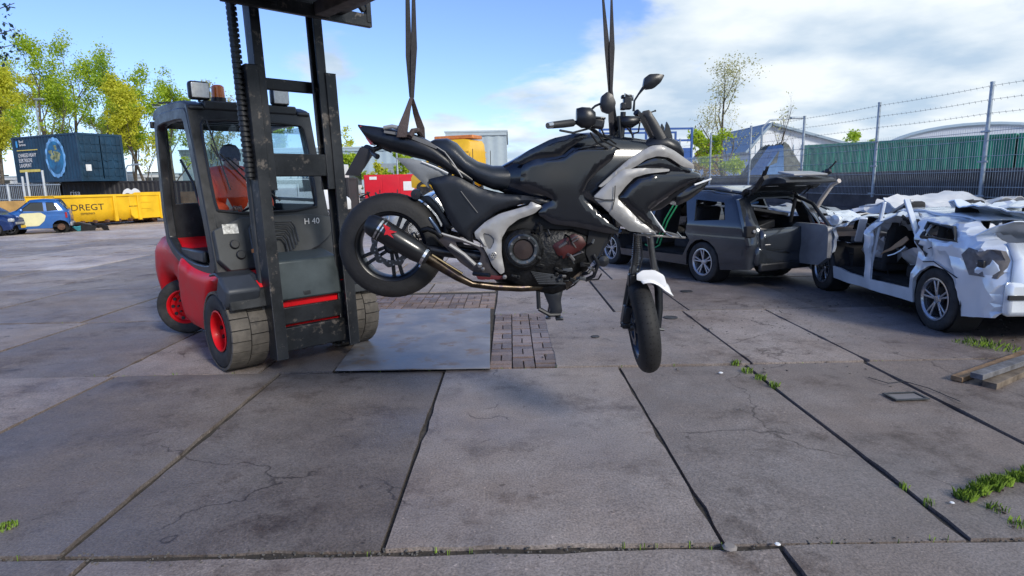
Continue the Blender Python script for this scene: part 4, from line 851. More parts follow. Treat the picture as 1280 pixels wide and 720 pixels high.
mb = MB(); mb.box(B(512, 300, -.10), (.10, .05, .06), Matrix.Rotation(-.5, 3, 'Y')); obj('brake_caliper', mb, BPL, BK, bev=.012)
btube('chain', [(498, 300, .11), (560, 304, .11), (610, 312, .11)], .010, STEEL, 6)
# front end: steered hard right, wheel plane faces the camera
FM = Matrix.Rotation(rad(-8), 4, 'Y') @ Matrix.Rotation(rad(-92), 4, 'Z')
ft, fh = bike_wheel(803, 407, .06, .292, .128, 'front', FM, rim_blue=mat('rim_blue', (.02, .035, .07), .3, .5, var=.2))  # blue in the rim colour stands for a reflection
FORK = mat('fork_metal', (.14, .14, .145), .28, .8, var=.3, vscale=12)
btube('fork_tube', [(796, 292, .05), (795, 316, .05), (791, 344, .05)], .019, FORK, 14); mb = MB()
for k in range(15): c = B(796.5-k*.18, 294+k*2.6, .05); mb.lathe([(.021, .004), (.0245, 0), (.021, -.004)], 14, Matrix.Translation(c) @ Matrix.Rotation(PI/2, 4, 'X'))
obj('fork_gaiter', mb, FORK, BK)
btube('fork_tube', [(812, 292, .12), (815, 318, .12), (820, 345, .12)], .020, FORK, 14)
btube('fork_leg', [(793, 336, .07), (789, 352, .08), (784, 378, .09), (780, 405, .10)], [.030, .028, .026, .024], BPL, 14); btube('fork_leg', [(818, 336, .14), (823, 360, .13), (824, 385, .12), (822, 410, .11)], [.026, .026, .024, .022], BPL, 14)
mb = MB(); mb.box(B(783, 392, .06), (.05, .08, .11), Matrix.Rotation(.15, 3, 'Y')); mb.box(B(782, 406, .07), (.05, .07, .04)); obj('brake_caliper', mb, BPL, BK, bev=.01)
mb = MB(); mb.tube([B(776, 407, .06), B(830, 412, .06)], .010, 8); obj('wheel_axle', mb, STEEL, BK)
mb = MB(); mb.box(B(797, 346, .05), (.08, .05, .05)); mb.box(B(790, 350, .05), (.05, .06, .08)); obj('fender_bracket', mb, BPL, BK, bev=.01)
btube('brake_hose', [(800, 292, .0), (803, 320, .0), (797, 345, .02), (785, 372, .03), (782, 390, .03)], .005, BLACK, 6)
# fender: curved white shell over the front tyre, its tip to the right
fe = MB(); nu, nv = 12, 8; vs = []
for i in range(nu+1):
    for j in range(nv+1):
        u = i/nu; w = j/nv*2-1
        px = 796+37*u+ (2 if abs(w) > .8 else 0); top = 340-3.5*math.sin(min(1, u*1.4)*PI*.9)+13*u*u
        p = B(px, top+2+8*abs(w)**2*(.6+.4*u), -.08*(1-u)*0+.0); vs.append((p.x, -.10+.30*j/nv*(1-.35*u)-.03, p.z-.015*abs(w)))
for i in range(nu):
    for j in range(nv): fe.f.append([i*(nv+1)+j, (i+1)*(nv+1)+j, (i+1)*(nv+1)+j+1, i*(nv+1)+j+1])
fe.v = vs
fo = obj('front_fender', fe, WHITE, BK); so = fo.modifiers.new('solid', 'SOLIDIFY'); so.thickness = .006
panel('fender_side', [(796, 343), (803, 338), (818, 337.5), (830, 344), (834, 357), (829, 358), (822, 353), (800, 351), (796, 350)], WHITE, -.10, .008, .006, .02, mirror=False)
# slings
SLING = mat('sling_web', (.022, .021, .026), .7, var=.3, vscale=30, bump=.3, bscale=200)
SLB = mat('sling_sleeve', (.06, .042, .042), .75, var=.3, vscale=20, bump=.3, bscale=120)
def strap(mb, P, w, t=.004):
    pts = [on_plane(x, y, BY+v) for x, y, v, *_ in P]; tw = [q[3] if len(q) > 3 else 0 for q in P]; vs = []
    for i, p in enumerate(pts):
        d = Vector((math.cos(tw[i]), math.sin(tw[i]), 0)); n = Vector((-d.y, d.x, 0)); ww = (P[i][4] if len(P[i]) > 4 else w)
        for a, b in ((-1, -1), (1, -1), (1, 1), (-1, 1)): vs.append(p+d*(a*ww/2)+n*(b*t/2))
    k = len(pts); fs = [(3, 2, 1, 0), tuple((k-1)*4+j for j in range(4))]
    for i in range(k-1):
        for j in range(4): fs.append((i*4+j, i*4+(j+1) % 4, (i+1)*4+(j+1) % 4, (i+1)*4+j))
    mb.add(vs, fs)
def to_beam(x): return (x, -98, 0, .3)
s1 = MB(); strap(s1, [(510, -98, -.05, .9), (509.5, 0, -.02, 1.1), (511, 70, 0, .3), (514, 122, 0, 1.2)], .035); strap(s1, [(517, -98, .05, .9), (517, 0, .02, 1.2), (517.5, 60, 0, .4), (515, 122, 0, 1.1)], .035)
S1 = obj('webbing', s1, SLING)
S1T = tag(thing('lifting_sling', 'dark webbing sling looped under the rear seat of the motorcycle', 'sling', (0, 0, 0)), group='slings holding the motorcycle'); S1.parent = S1T
m_ = MB(); strap(m_, [(514, 122, -.01, .3, .018), (509, 140, -.09, .2, .035), (504, 158, -.135, .1, .055), (502, 172, -.135, .1, .058)], .05, .02); strap(m_, [(515, 122, .01, .3, .018), (520, 142, .09, .2, .035), (526, 160, .125, .1, .045), (527, 176, .125, .1, .045)], .05, .012); obj('sleeve', m_, SLB, S1T, bev=.004)
m_ = MB(); m_.tube([on_plane(512, 171, BY-.13), on_plane(516, 164, BY-.10), on_plane(522, 163, BY-.04), on_plane(527, 170, BY+.02), on_plane(527, 176, BY+.06)], .016, 8); obj('under_loop', m_, SLB, S1T)
s2 = MB(); strap(s2, [(751, -98, -.05, .9), (754, 0, -.02, 1.1), (759, 60, 0, .4), (763, 112, 0, .6), (764, 150, 0, .3), (766, 178, 0, .3)], .034); strap(s2, [(764, -98, .05, 1.0), (764.5, 0, .02, 1.15), (765, 60, 0, .4), (764, 112, 0, 1), (769, 150, .04, .8), (771, 178, .06, .4)], .034)
S2T = tag(thing('lifting_sling', 'dark webbing sling round the steering head of the motorcycle', 'sling', (0, 0, 0)), group='slings holding the motorcycle'); obj('webbing', s2, SLING, S2T)

# ------------------------------------------------------------------ car bodies
SEATC = mat('car_seat', (.02, .02, .022), .85, var=.4); INTER = mat('car_interior', (.012, .012, .013), .9, var=.3)
LAMP = mat('lamp_glass', (.45, .47, .48), .12, var=.3, vscale=20, coat=.6); TAILR = mat('tail_lamp', (.35, .01, .015), .15, var=.2, coat=.6)
def contour_y(T, x):
    for (a, b) in zip(T[:-1], T[1:]):
        if (a[0] >= x >= b[0]) and a[0] != b[0]: return a[1]+(b[1]-a[1])*(x-a[0])/(b[0]-a[0])
    return T[0][1] if x > T[0][0] else T[-1][1]
def car(t, T, W, wheels, ra, zb, zbelt, openings, windows, parts_top, m, tum=.26, crumple=0.0, cf=3.0, R=.32, rim=SILVER, spokes=10, kind='Y', edge=.10, taper=.12, seed=0, res=.07, sides=(-1, 1), wheel_ok=(1, 1, 1, 1), trim=True, arch_in=.0, fold=0.0):
    """T: top contour from the front bumper over the roof to the rear bumper, x falls from front to rear. parts_top: (name, i0, i1, material) strips of T"""
    xf, xr = T[0][0], T[-1][0]; L = (xf-xr)/2; xc = (xf+xr)/2; SEG = list(zip(T[:-1], T[1:])); edge = edge*1.25
    def wob(p):
        if not crumple: return Vector((0, 0, 0))
        q = Vector((p[0]+seed*7.3, p[1]*.9, p[2])); n = noise.noise_vector(q*cf); n2 = noise.noise_vector(q*cf*3.1)
        n = Vector([.55-1.7*abs(v)**.8 if i != 2 else .35*(v-abs(v)) for i, v in enumerate(n)]); n2 = Vector([.4-1.2*abs(v) for v in n2]); k = max(0, min(1, (p[2]-.35)/.6))*.75+.25
        return (n*crumple+n2*crumple*.35)*k+Vector((0, 0, -fold*max(0, p[2]-zbelt)))
    def hw(x, z):
        u = abs((x-xc)/L); y = W*(1-taper*u**3.2)
        if z > zbelt: y -= tum*(z-zbelt)**1.05
        if z < .42: y -= (.42-z)*.12
        y -= .012*max(0, 1-abs(z-(zbelt-.12))/.05)
        return y
    def side_pt(s, x, z, off=0):
        ins = 0; d = 9
        for (x1, z1), (x2, z2) in SEG:
            dx, dz = x2-x1, z2-z1; q = max(0, min(1, ((x-x1)*dx+(z-z1)*dz)/(dx*dx+dz*dz))); d = min(d, math.hypot(x-x1-q*dx, z-z1-q*dz))
        if d < edge: q = 1-d/edge; ins = edge*(1-math.sqrt(max(0, 1-q*q)))
        p = Vector((x, s*(hw(x, z)-ins-off), z)); return p+wob(p)
    bot = [(xr, T[-1][1])] if False else []
    P = [tuple(p) for p in T]
    P.append((xr+.03, zb+.06))
    for xw in sorted(wheels):
        P.append((xw-ra, zb)); 
        for k in range(9): a = PI-PI*k/8; P.append((xw+ra*math.cos(a), max(zb, R+ra*math.sin(a)))) if k not in (0, 8) else None
        P.append((xw+ra, zb))
    P.append((xf-.04, zb+.06)); P = P[::-1]
    for s in sides:
        mb = MB(); mb.sheet(P, openings.get(s, [])+windows, res, lambda x, z, d: side_pt(s, x, z), lambda x, z, d: side_pt(s, x, z, .035))
        obj('body_side', mb, m, t, ang=16 if crumple else 50)
    for w in windows:
        for s in sides:
            if w in t.get('_skip', []): continue
            mb = MB(); mb.sheet(w, [], .3, lambda x, z, d: side_pt(s, x, z, .012), lambda x, z, d: side_pt(s, x, z, .018)); obj('side_window', mb, DGLASS if s > 0 else MATS['smoked_glass'], t)
            mb = MB(); q = [side_pt(s, x, z, -.002) for x, z in w]; mb.tube(q+[q[0]], .012, 5, cap=False); obj('window_seal', mb, BLACK, t)
    for (name, i0, i1, mm) in parts_top:
        C = T[i0:i1+1]; Q = []
        for a, b in zip(C[:-1], C[1:]):
            k = max(1, int(math.dist(a, b)/.12))
            for q in range(k): Q.append((a[0]+(b[0]-a[0])*q/k, a[1]+(b[1]-a[1])*q/k))
        Q.append(C[-1]); ny = 12; vs = []; n = len(Q)
        for x, z in Q:
            y0 = side_pt(1, x, z-.001)
            wy = hw(x, z)-edge
            for j in range(ny+1):
                v = (j/ny*2-1); p = Vector((x+.05*(1-v*v)*(1 if x > xc else -1)*(.5 if z < zbelt else .2), v*wy, z+.028*(1-v**4))); p += wob(p); vs.append(p)
        mb = MB(); mb.v = [tuple(p) for p in vs]; mb.f = [[i*(ny+1)+j, (i+1)*(ny+1)+j, (i+1)*(ny+1)+j+1, i*(ny+1)+j+1] for i in range(n-1) for j in range(ny)]
        o = obj(name, mb, mm, t, ang=16 if crumple else 50); so = o.modifiers.new('solid', 'SOLIDIFY'); so.thickness = .02; so.offset = -1
    mb = MB(); mb.box((xc, 0, zb+.10), (2*L-.5, 2*W-.25, .12)); mb.box((xc+L*.58, 0, .48), (.7, 2*W-.5, .35)); obj('floor_pan', mb, INTER, t)
    for i, xw in enumerate(wheels):
        for j, s in enumerate((-1, 1)):
            mb = MB(); mb.lathe([(ra-.005, s*(W-.05)), (ra-.005, s*(W-.32)), (.05, s*(W-.33))], 20, Matrix.Translation((xw, 0, R+.01))); obj('wheel_arch', mb, INTER, t)
            if wheel_ok[i*2+j]: wheel_parts(t, (xw, s*(W-.125), R), R, .20, R*.66, rim, kind, spokes=spokes, side=s)
    return side_pt
glass_mat('smoked_glass', (.35, .40, .42), .8)
def seats(t, xs, W, z=.55):
    for x in xs:
        for y in (-W*.45, W*.45):
            mb = MB(); mb.box((x, y, z), (.5, .5, .16)); mb.box((x-.26, y, z+.33), (.14, .48, .62), Matrix.Rotation(-.2, 3, 'Y')); mb.box((x-.35, y, z+.74), (.09, .26, .17)); obj('seat', mb, SEATC, t, bev=.04)
# grey estate car: rear towards the camera and to the right, raised tailgate without glass
def heading(dx, dy): return math.atan2(dy, dx)
CARG = mat('estate_grey', (.045, .052, .062), .22, .55, var=.12, vscale=2, coat=.9, patch=((.10, .10, .10), .74, 9), rvar=.06)
GT = [(2.22, .45), (2.18, .72), (1.95, .88), (1.15, 1.00), (.40, 1.40), (-.10, 1.47), (-1.10, 1.48), (-1.85, 1.40), (-2.16, 1.02), (-2.26, .88), (-2.28, .62), (-2.24, .40)]
gd = Vector((-.42, .907)); grw = ground_at(880, 352); gx = Vector((-gd.y, gd.x))          # rear left wheel stands there
gc = Vector((grw.x, grw.y))+gd*1.30+Vector((.907, .42))*.80
EST = thing('estate_car', 'dark grey estate car with raised glassless tailgate and missing side doors', 'car', (gc.x, gc.y, 0), heading(gd.x, gd.y))
fd = [(1.02, .42), (.98, .90), (.42, 1.30), (.10, 1.37), (.02, 1.36), (.02, .38), (.9, .36)]; rd = [(-.06, .38), (-.06, 1.37), (-.75, 1.36), (-.95, .95), (-.90, .78), (-1.02, .66), (-.86, .40)]
qw = [(-1.10, .98), (-1.0, 1.32), (-1.62, 1.28), (-1.72, 1.02)]
EST['_skip'] = []
sp = car(EST, GT, .89, [1.30, -1.30], .37, .24, .93, {-1: [fd, rd, qw], 1: [fd, rd, qw]}, [], [('bonnet', 1, 3, CARG), ('windscreen', 3, 4, DGLASS), ('roof', 4, 7, CARG), ('rear_bumper', 9, 11, CARG)], CARG, R=.325, rim=mat('rim_silver', (.5, .5, .52), .3, .7, var=.1), spokes=5, tum=.36)
# EST's camera side is its left (+y in its own frame)
seats(EST, [.45, -.55], .8)
mb = MB()
gw_ = [(-.62, .90), (-.66, 1.34), (.66, 1.34), (.62, .90)]
def rear_pt(y, z, off=0.0):                 # rear opening plane between bumper and roof
    k = (z-.60)/.80; return Vector((-2.22+.40*max(0, k)**1.5-off, y, z))
outR = chaikin([(-.80, .58), (-.82, .95), (-.68, 1.43), (.68, 1.43), (.82, .95), (.80, .58)], 1); inR = chaikin([(-.60, .66), (-.66, .95), (-.56, 1.34), (.56, 1.34), (.66, .95), (.60, .66)], 1)
mb = MB(); mb.sheet(outR, [inR], .1, lambda y, z, d: rear_pt(y, z, .01), lambda y, z, d: rear_pt(y, z, -.05)); obj('tailgate_frame', mb, CARG, EST)
q = [rear_pt(y, z, .018) for y, z in inR]; mb = MB(); mb.tube(q+[q[0]], .014, 6, cap=False); obj('tailgate_seal', mb, mat('seal_grey', (.2, .21, .22), .5), EST)
mb = MB(); mb.box((-2.24, 0, .50), (.12, 1.42, .30)); obj('bumper_core', mb, CARG, EST, bev=.05)
mb = MB(); mb.box((-2.285, 0, .33), (.06, 1.3, .12)); obj('bumper_trim', mb, BLACK, EST, bev=.02)
mb = MB(); mb.box((-2.24, 0, .665), (.14, 1.16, .03)); obj('boot_sill', mb, ALU, EST, bev=.01)
for s in (-1, 1):
    mb = MB(); mb.box((-2.14, s*.74, .86), (.16, .16, .17), Matrix.Rotation(s*-.35, 3, 'Z')); obj('lamp_recess' if s > 0 else 'tail_lamp', mb, INTER if s > 0 else TAILR, EST, bev=.02)
    if s > 0: mb = MB(); mb.tube([(-2.23, .74, .87), (-2.25, .74, .87)], .025, 10); mb.box((-2.22, .68, .82), (.02, .06, .08)); obj('lamp_bracket', mb, SILVER, EST, bev=.004)
    mb = MB(); mb.tube([(.4, s*.60, 1.47), (.2, s*.615, 1.515), (-1.4, s*.60, 1.51), (-1.6, s*.59, 1.46)], .016, 8); obj('roof_rail', mb, SILVER, EST)
    mb = MB(); mb.lathe([(.001, .0), (.03, 0), (.035, -.01)], 12, Matrix.Translation((-2.28, s*.62, .42)) @ Matrix.Rotation(PI/2, 4, 'Z')); obj('reflector', mb, TAILR, EST)
# boot contents
for k, (x, y, z, a, d, mm) in enumerate([(-1.75, .1, .78, .2, (.5, .55, .06), ALU), (-1.65, .2, .92, -.25, (.5, .5, .12), BLACK), (-1.7, .15, 1.10, .15, (.6, .75, .05), BLACK), (-1.55, .25, 1.20, .1, (.5, .5, .03), WHITE), (-1.9, -.1, .72, .5, (.4, .3, .05), SILVER), (-1.6, .35, 1.26, -.1, (.3, .4, .03), mat('blue_board', (.08, .22, .5), .4))]):
    mb = MB(); mb.box((x, y, z), d, Matrix.Rotation(a, 3, 'X') @ Matrix.Rotation(a*.7, 3, 'Y')); o = obj('boot_panel', mb, mm, EST, bev=.01)
# raised tailgate: hinged at the roof end, lower panel up, bent window arms
mb = MB(); pr = [(-1.86, 1.46), (-1.95, 1.56), (-2.35, 1.66), (-2.55, 1.62), (-2.58, 1.56), (-2.3, 1.55), (-1.95, 1.49), (-1.85, 1.43)]
mb.prism(chaikin(pr, 1), -.52, .52); TG = obj('tailgate', mb, BLACK, EST, bev=.02)
for s, lift in ((1, .22), (-1, .30)):
    mb = MB(); n = 8
    for k in range(n):
        a = k/n; b = (k+1)/n; f = lambda t: Vector((-1.84-.50*t, s*(.53+.14*t**.8), 1.42+lift*t**1.2+.04*math.sin(t*9)))
        mb.bar(f(a), f(b), .16*(1-.55*a), .05, up=(0, s*.4, 1))
    for k in range(4): p = f(.55+.12*k); mb.bar(p, p+Vector((-.10, s*.05, .09+.02*k)), .04, .02)
    obj('tailgate_arm', mb, BLACK, TG)
    mb = MB(); mb.tube([(-1.95, s*.58, 1.38), (-2.2, s*.60, 1.60)], .012, 7); obj('gas_strut', mb, BLACK, TG)
mb = MB(); mb.box((-2.4, 0, 1.70), (.3, .7, .03), Matrix.Rotation(-.15, 3, 'Y')); obj('inner_trim', mb, SILVER, TG, bev=.01)
mb = MB(); mb.box((-2.1, .30, 1.525), (.06, .24, .02)); mb.box((-2.1, -.30, 1.525), (.06, .24, .02)); obj('hinge_cover', mb, WHITE, TG)
mb = MB(); mb.tube([(-1.95, -.78, 1.0), (-2.1, -.82, 1.30), (-2.25, -.84, 1.52), (-2.4, -.80, 1.58)], .035, 8); obj('torn_panel', mb, mat('torn_cream', (.45, .40, .36), .6), EST)
# green strap hanging in the door opening
GS = mat('green_webbing', (.02, .28, .10), .6, var=.4, vscale=60)
tp = [sp(1, x, z, -.03) for x, z in ((-.62, 1.22), (-.50, .95), (-.40, .75), (-.30, .52), (-.12, .44), (.1, .50))]
mb = MB(); mb.tube(tp, .014, 6); mb.tube([p+Vector((.05, .02, .03)) for p in tp[:4]], .012, 6); o = obj('ratchet_strap', mb, GS); tag(o, 'green ratchet strap hanging out of the door opening of the grey estate', 'strap'); o.matrix_world = Matrix.Translation((gc.x, gc.y, 0)) @ Matrix.Rotation(heading(gd.x, gd.y), 4, 'Z')

# white hatchback wreck
CARW = mat('wreck_white', (.70, .75, .80), .20, .2, var=.07, vscale=2.5, coat=.5, patch=((.16, .15, .15), .70, 7), rvar=.05)
WT = [(2.02, .48), (2.0, .70), (1.75, .86), (1.05, .98), (.40, 1.30), (.0, 1.42), (-.75, 1.43), (-1.45, 1.34), (-1.88, 1.02), (-1.98, .82), (-2.02, .62), (-2.0, .36)]
wd = Vector((.03, 1.0)).normalized(); wr = ground_at(1170, 412); wc = Vector((wr.x, wr.y))+wd*1.27+Vector((.995, -.03))*.79
WRK = thing('hatchback_wreck', 'crumpled white hatchback without side doors, its rear wheel on a spoked alloy rim', 'car', (wc.x, wc.y, 0), heading(wd.x, wd.y))
of = [(1.0, .40), (.96, .90), (.42, 1.20), (.12, 1.33), (.04, 1.33), (.06, .36)]; orr = [(-.06, .36), (-.08, 1.34), (-.82, 1.33), (-.92, 1.02), (-.90, .66), (-.84, .38)]
qo = [(-1.02, 1.02), (-.96, 1.27), (-1.38, 1.22), (-1.52, 1.0)]
sw = car(WRK, WT, .87, [1.27, -1.27], .375, .23, .92, {-1: [of, orr, qo], 1: [of, orr, qo]}, [], [('bonnet', 1, 3, CARW), ('roof', 5, 7, CARW), ('rear_skin', 8, 11, CARW)], CARW, crumple=.085, cf=1.9, fold=.42, R=.335, rim=mat('rim_bright', (.55, .56, .58), .22, .85, var=.1), spokes=5, tum=.36, seed=2, res=.05)
seats(WRK, [.35, -.6], .8, .50)
mb = MB(); mb.tube([sw(1, x, z, .0) for x, z in qo]+[sw(1, *qo[0], 0)], .022, 6, cap=False); obj('window_seal', mb, BLACK, WRK)
mb = MB()
lh = [(-1.98, .66), (-1.99, .92), (-1.70, .94), (-1.62, .86), (-1.75, .68)]
mb.sheet(lh, [], .1, lambda x, z, d: sw(1, x, z, -.012), lambda x, z, d: sw(1, x, z, .03)); obj('lamp_housing', mb, mat('housing_grey', (.16, .15, .15), .6, var=.3, vscale=12), WRK)
mb = MB(); mb.box(sw(1, -1.86, .79, -.02), (.08, .03, .07)); obj('lamp_socket', mb, BLACK, WRK, bev=.01)
mb = MB(); mb.box((-2.03, 0, .48), (.10, 1.40, .34)); obj('rear_bumper', mb, CARW, WRK, bev=.05); mb = MB(); mb.box((-2.085, .1, .50), (.02, 1.2, .045)); obj('bumper_slot', mb, BLACK, WRK)
mb = MB(); mb.tube([sw(1, -1.02, .72, -.006), sw(1, -1.25, .76, -.008), sw(1, -1.62, .62, -.006)], .006, 5); obj('panel_crack', mb, BLACK, WRK)
mb = MB(); [mb.sheet([(x, z-.03), (x+.03, z+.04), (x-.04, z+.03)], [], .1, lambda x, z, d: sw(1, x, z, -.008), lambda x, z, d: sw(1, x, z, 0)) for x, z in ((-.98, .86), (-1.02, .80), (-.95, .92))]; obj('scrape', mb, STEEL, WRK)
# exposed pillars and torn structure in the opening
for a, b, w, mm in [((.05, .82, .42), (.02, .72, 1.32), .10, CARW), ((.12, .90, 1.12), (.40, .80, .80), .09, CARW), ((-.85, .80, .95), (-.40, .70, 1.36), .06, CARW), ((.55, .55, 1.0), (-.1, .45, 1.34), .05, SILVER), ((.3, .2, .9), (-.6, .5, 1.1), .07, CARW), ((-.3, .4, .75), (-.8, .55, .95), .08, SILVER)]:
    mb = MB(); mb.bar(a, b, w, .035); obj('torn_pillar', mb, mm, WRK, bev=.008)
rw = random.Random(21)
for k in range(12):
    c = Vector((rw.uniform(-.8, .9), rw.uniform(-.3, .75), rw.uniform(.45, 1.2))); mb = MB(); P = [(rw.uniform(-.22, .22), rw.uniform(-.16, .16)) for _ in range(4)]; P.sort(key=lambda p: math.atan2(p[1], p[0]))
    R3 = Matrix.Rotation(rw.uniform(0, 3), 3, 'Z') @ Matrix.Rotation(rw.uniform(-1.2, 1.2), 3, 'X'); mb.sheet(P, [], .08, lambda x, z, d: c+R3 @ Vector((x, .05*noise.noise(Vector((x*8, z*8, k))), z)), lambda x, z, d: c+R3 @ Vector((x, .012+.05*noise.noise(Vector((x*8, z*8, k))), z)))
    obj('torn_panel', mb, rw.choice([CARW, BLACK, SILVER, INTER, mat('torn_tan', (.35, .22, .12), .7), mat('torn_red', (.12, .035, .03), .6)]), WRK)
for k, (c, sz, rx, ry, rz_2, mm) in enumerate([((-1.2, .1, 1.20), (.75, .55), .25, -.15, .2, CARW), ((-1.75, .25, .98), (.40, .60), .2, .65, .1, CARW), ((-.3, -.35, 1.22), (.9, .40), -.25, .10, -.1, CARW), ((.75, .1, 1.02), (.55, .6), .1, .35, .3, DGLASS), ((-.1, .45, 1.02), (.5, .3), .5, .2, .6, CARW), ((1.4, .2, .98), (.6, .6), .15, -.2, 0, CARW), ((-1.55, -.4, 1.12), (.5, .4), -.4, .3, 0, SILVER), ((.3, .55, .62), (.45, .22), 1.3, .2, .1, SILVER), ((-.5, .5, .60), (.3, .25), 1.2, .0, .2, CARW)]):
    a, b = sz; mb = MB(); cv = Vector(c); R3 = Matrix.Rotation(rz_2, 3, 'Z') @ Matrix.Rotation(ry, 3, 'Y') @ Matrix.Rotation(rx, 3, 'X'); rq = random.Random(k+60)
    P = [(a*math.cos(t)*rq.uniform(.65, 1.1), b*math.sin(t)*rq.uniform(.65, 1.1)) for t in [2*PI*i/11 for i in range(11)]]
    def cr_(x, y, o): return cv+R3 @ Vector((x, y, o+.10*(.5-1.6*abs(noise.noise(Vector((x*2.3, y*2.3, k))))) + .03*(.5-1.5*abs(noise.noise(Vector((x*7, y*7, k+9)))))))
    mb.sheet(P, [], .06, lambda x, y, d: cr_(x, y, 0), lambda x, y, d: cr_(x, y, -.012)); obj('crushed_panel', mb, mm, WRK, ang=14)
rq = random.Random(5); mb = MB()
for k in range(70):
    c = Vector((rq.uniform(-1.9, 1.6), rq.uniform(.2, .85), rq.uniform(.35, 1.15))); mb.bar(c, c+Vector((rq.gauss(0, .10), rq.gauss(0, .05), rq.gauss(0, .07))), rq.uniform(.006, .02), .008)
o = obj('torn_scraps', mb, BLACK, WRK); o['kind'] = 'stuff'
# opened front door of the wreck with its mirror
DR = Matrix.Translation((1.0, .86, 0)) @ Matrix.Rotation(rad(-170), 4, 'Z')
mb = MB(); dp = chaikin([(0, .38), (0, .92), (-.10, .97), (-.95, .96), (-.98, .45), (-.9, .34)], 1)
mb.sheet(dp, [], .12, lambda x, z, d: DR @ Vector((x, .03*math.sin(z*3)+.02*noise.noise(Vector((x*4, z*4, 0))), z)), lambda x, z, d: DR @ Vector((x, -.05, z)))
door = obj('front_door', mb, SILVER, WRK)
mb = MB(); mb.tube([DR @ Vector(p) for p in ((-.06, 0, .95), (-.45, -.02, 1.26), (-.85, -.03, 1.36), (-.97, -.02, .96))], .028, 8); obj('door_frame', mb, BLACK, door)
mb = MB(); mb.lathe([(.001, .09), (.06, .07), (.085, 0), (.07, -.04), (.001, -.05)], 16, DR @ Matrix.Translation((-.14, .16, 1.03)) @ Matrix.Rotation(.4, 4, 'Z')); obj('door_mirror', mb, CARW, door)

# crushed wrecks piled beyond
def wreck(name, label, x, y, rz, m, sc, seed, cr=.13, z0=0.0, roll=0.0, missing=(0, 0, 0, 0), fold=.2):
    t = thing(name, label, 'car wreck', (x, y, z0), rz, 'crushed cars piled along the wall'); t.scale = sc; t.rotation_euler = (roll, 0, rz)
    T = [(2.0, .45), (1.95, .70), (1.6, .82), (.95, .90), (.45, 1.16), (.0, 1.26), (-.8, 1.24), (-1.4, 1.14), (-1.85, .90), (-2.0, .70), (-2.0, .36)]
    car(t, T, .85, [1.25, -1.25], .36, .22, .86, {-1: [[(.9, .5), (.85, .85), (.35, 1.08), (-.05, 1.1), (-.05, .4)], [(-.15, .4), (-.15, 1.1), (-.8, 1.08), (-.9, .7)]], 1: [[(.9, .5), (.85, .85), (.35, 1.08), (-.05, 1.1), (-.05, .4)], [(-.15, .4), (-.15, 1.1), (-.8, 1.08), (-.9, .7)]]}, [], [('bonnet', 1, 3, m), ('roof', 4, 7, m), ('boot_lid', 8, 10, m)], m, crumple=cr, cf=1.7, R=.31, seed=seed, wheel_ok=missing, res=.11, fold=fold)
    r = random.Random(seed)
    for k in range(9):
        c = Vector((r.uniform(-1.6, 1.7), r.uniform(-.8, .8), r.uniform(.7, 1.25))); mb = MB(); w = r.uniform(.15, .42); h = r.uniform(.1, .3); P = [(-w, -h), (w*.8, -h*.7), (w, h*.6), (-w*.3, h), (-w*1.1, h*.3)]
        R3 = Matrix.Rotation(r.uniform(0, 3), 3, 'Z') @ Matrix.Rotation(r.uniform(.6, 1.9), 3, 'X')
        mb.sheet(P, [], .1, lambda x, z, d: c+R3 @ Vector((x, .12*noise.noise(Vector((x*4, z*4, k+seed))), z)), lambda x, z, d: c+R3 @ Vector((x, .015+.12*noise.noise(Vector((x*4, z*4, k+seed))), z)))
        obj('torn_panel', mb, r.choice([m, m, BLACK, SILVER, m]), t)
    mb = MB(); [mb.bar((r.uniform(-1.5, 1.5), r.uniform(-.7, .7), r.uniform(.4, .9)), (r.uniform(-1.5, 1.5), r.uniform(-.7, .7), r.uniform(.8, 1.25)), .06, .03) for _ in range(5)]; obj('torn_frame', mb, STEEL, t)
WW = mat('wreck_dirty_white', (.62, .63, .64), .4, var=.1, coat=.3, patch=((.14, .13, .12), .64, 4)); WS = mat('wreck_silver', (.34, .36, .38), .35, .5, var=.15, patch=((.1, .1, .1), .66, 5)); WB = mat('wreck_dark', (.04, .045, .055), .4, .3, var=.3)
wreck('crushed_car', 'crushed white car with buckled roof at the right edge beside the white hatchback', 7.15, 7.1, rad(97), WW, (1, 1, .95), 4, .12, missing=(1, 1, 0, 1))
wreck('crushed_car', 'crushed white car with peeled-up roof sheet in front of the wall behind the hatchback', 7.0, 10.9, rad(120), WW, (.9, .9, 1.0), 6, .14)
wreck('crushed_car', 'flattened silver car between the grey estate and the white hatchback', 6.0, 13.2, rad(100), WS, (.9, .9, .85), 8, .13)
wreck('crushed_car', 'flattened dark car at the foot of the wall behind the grey estate', 5.6, 17.2, rad(60), WB, (.9, .9, .85), 9, .13)
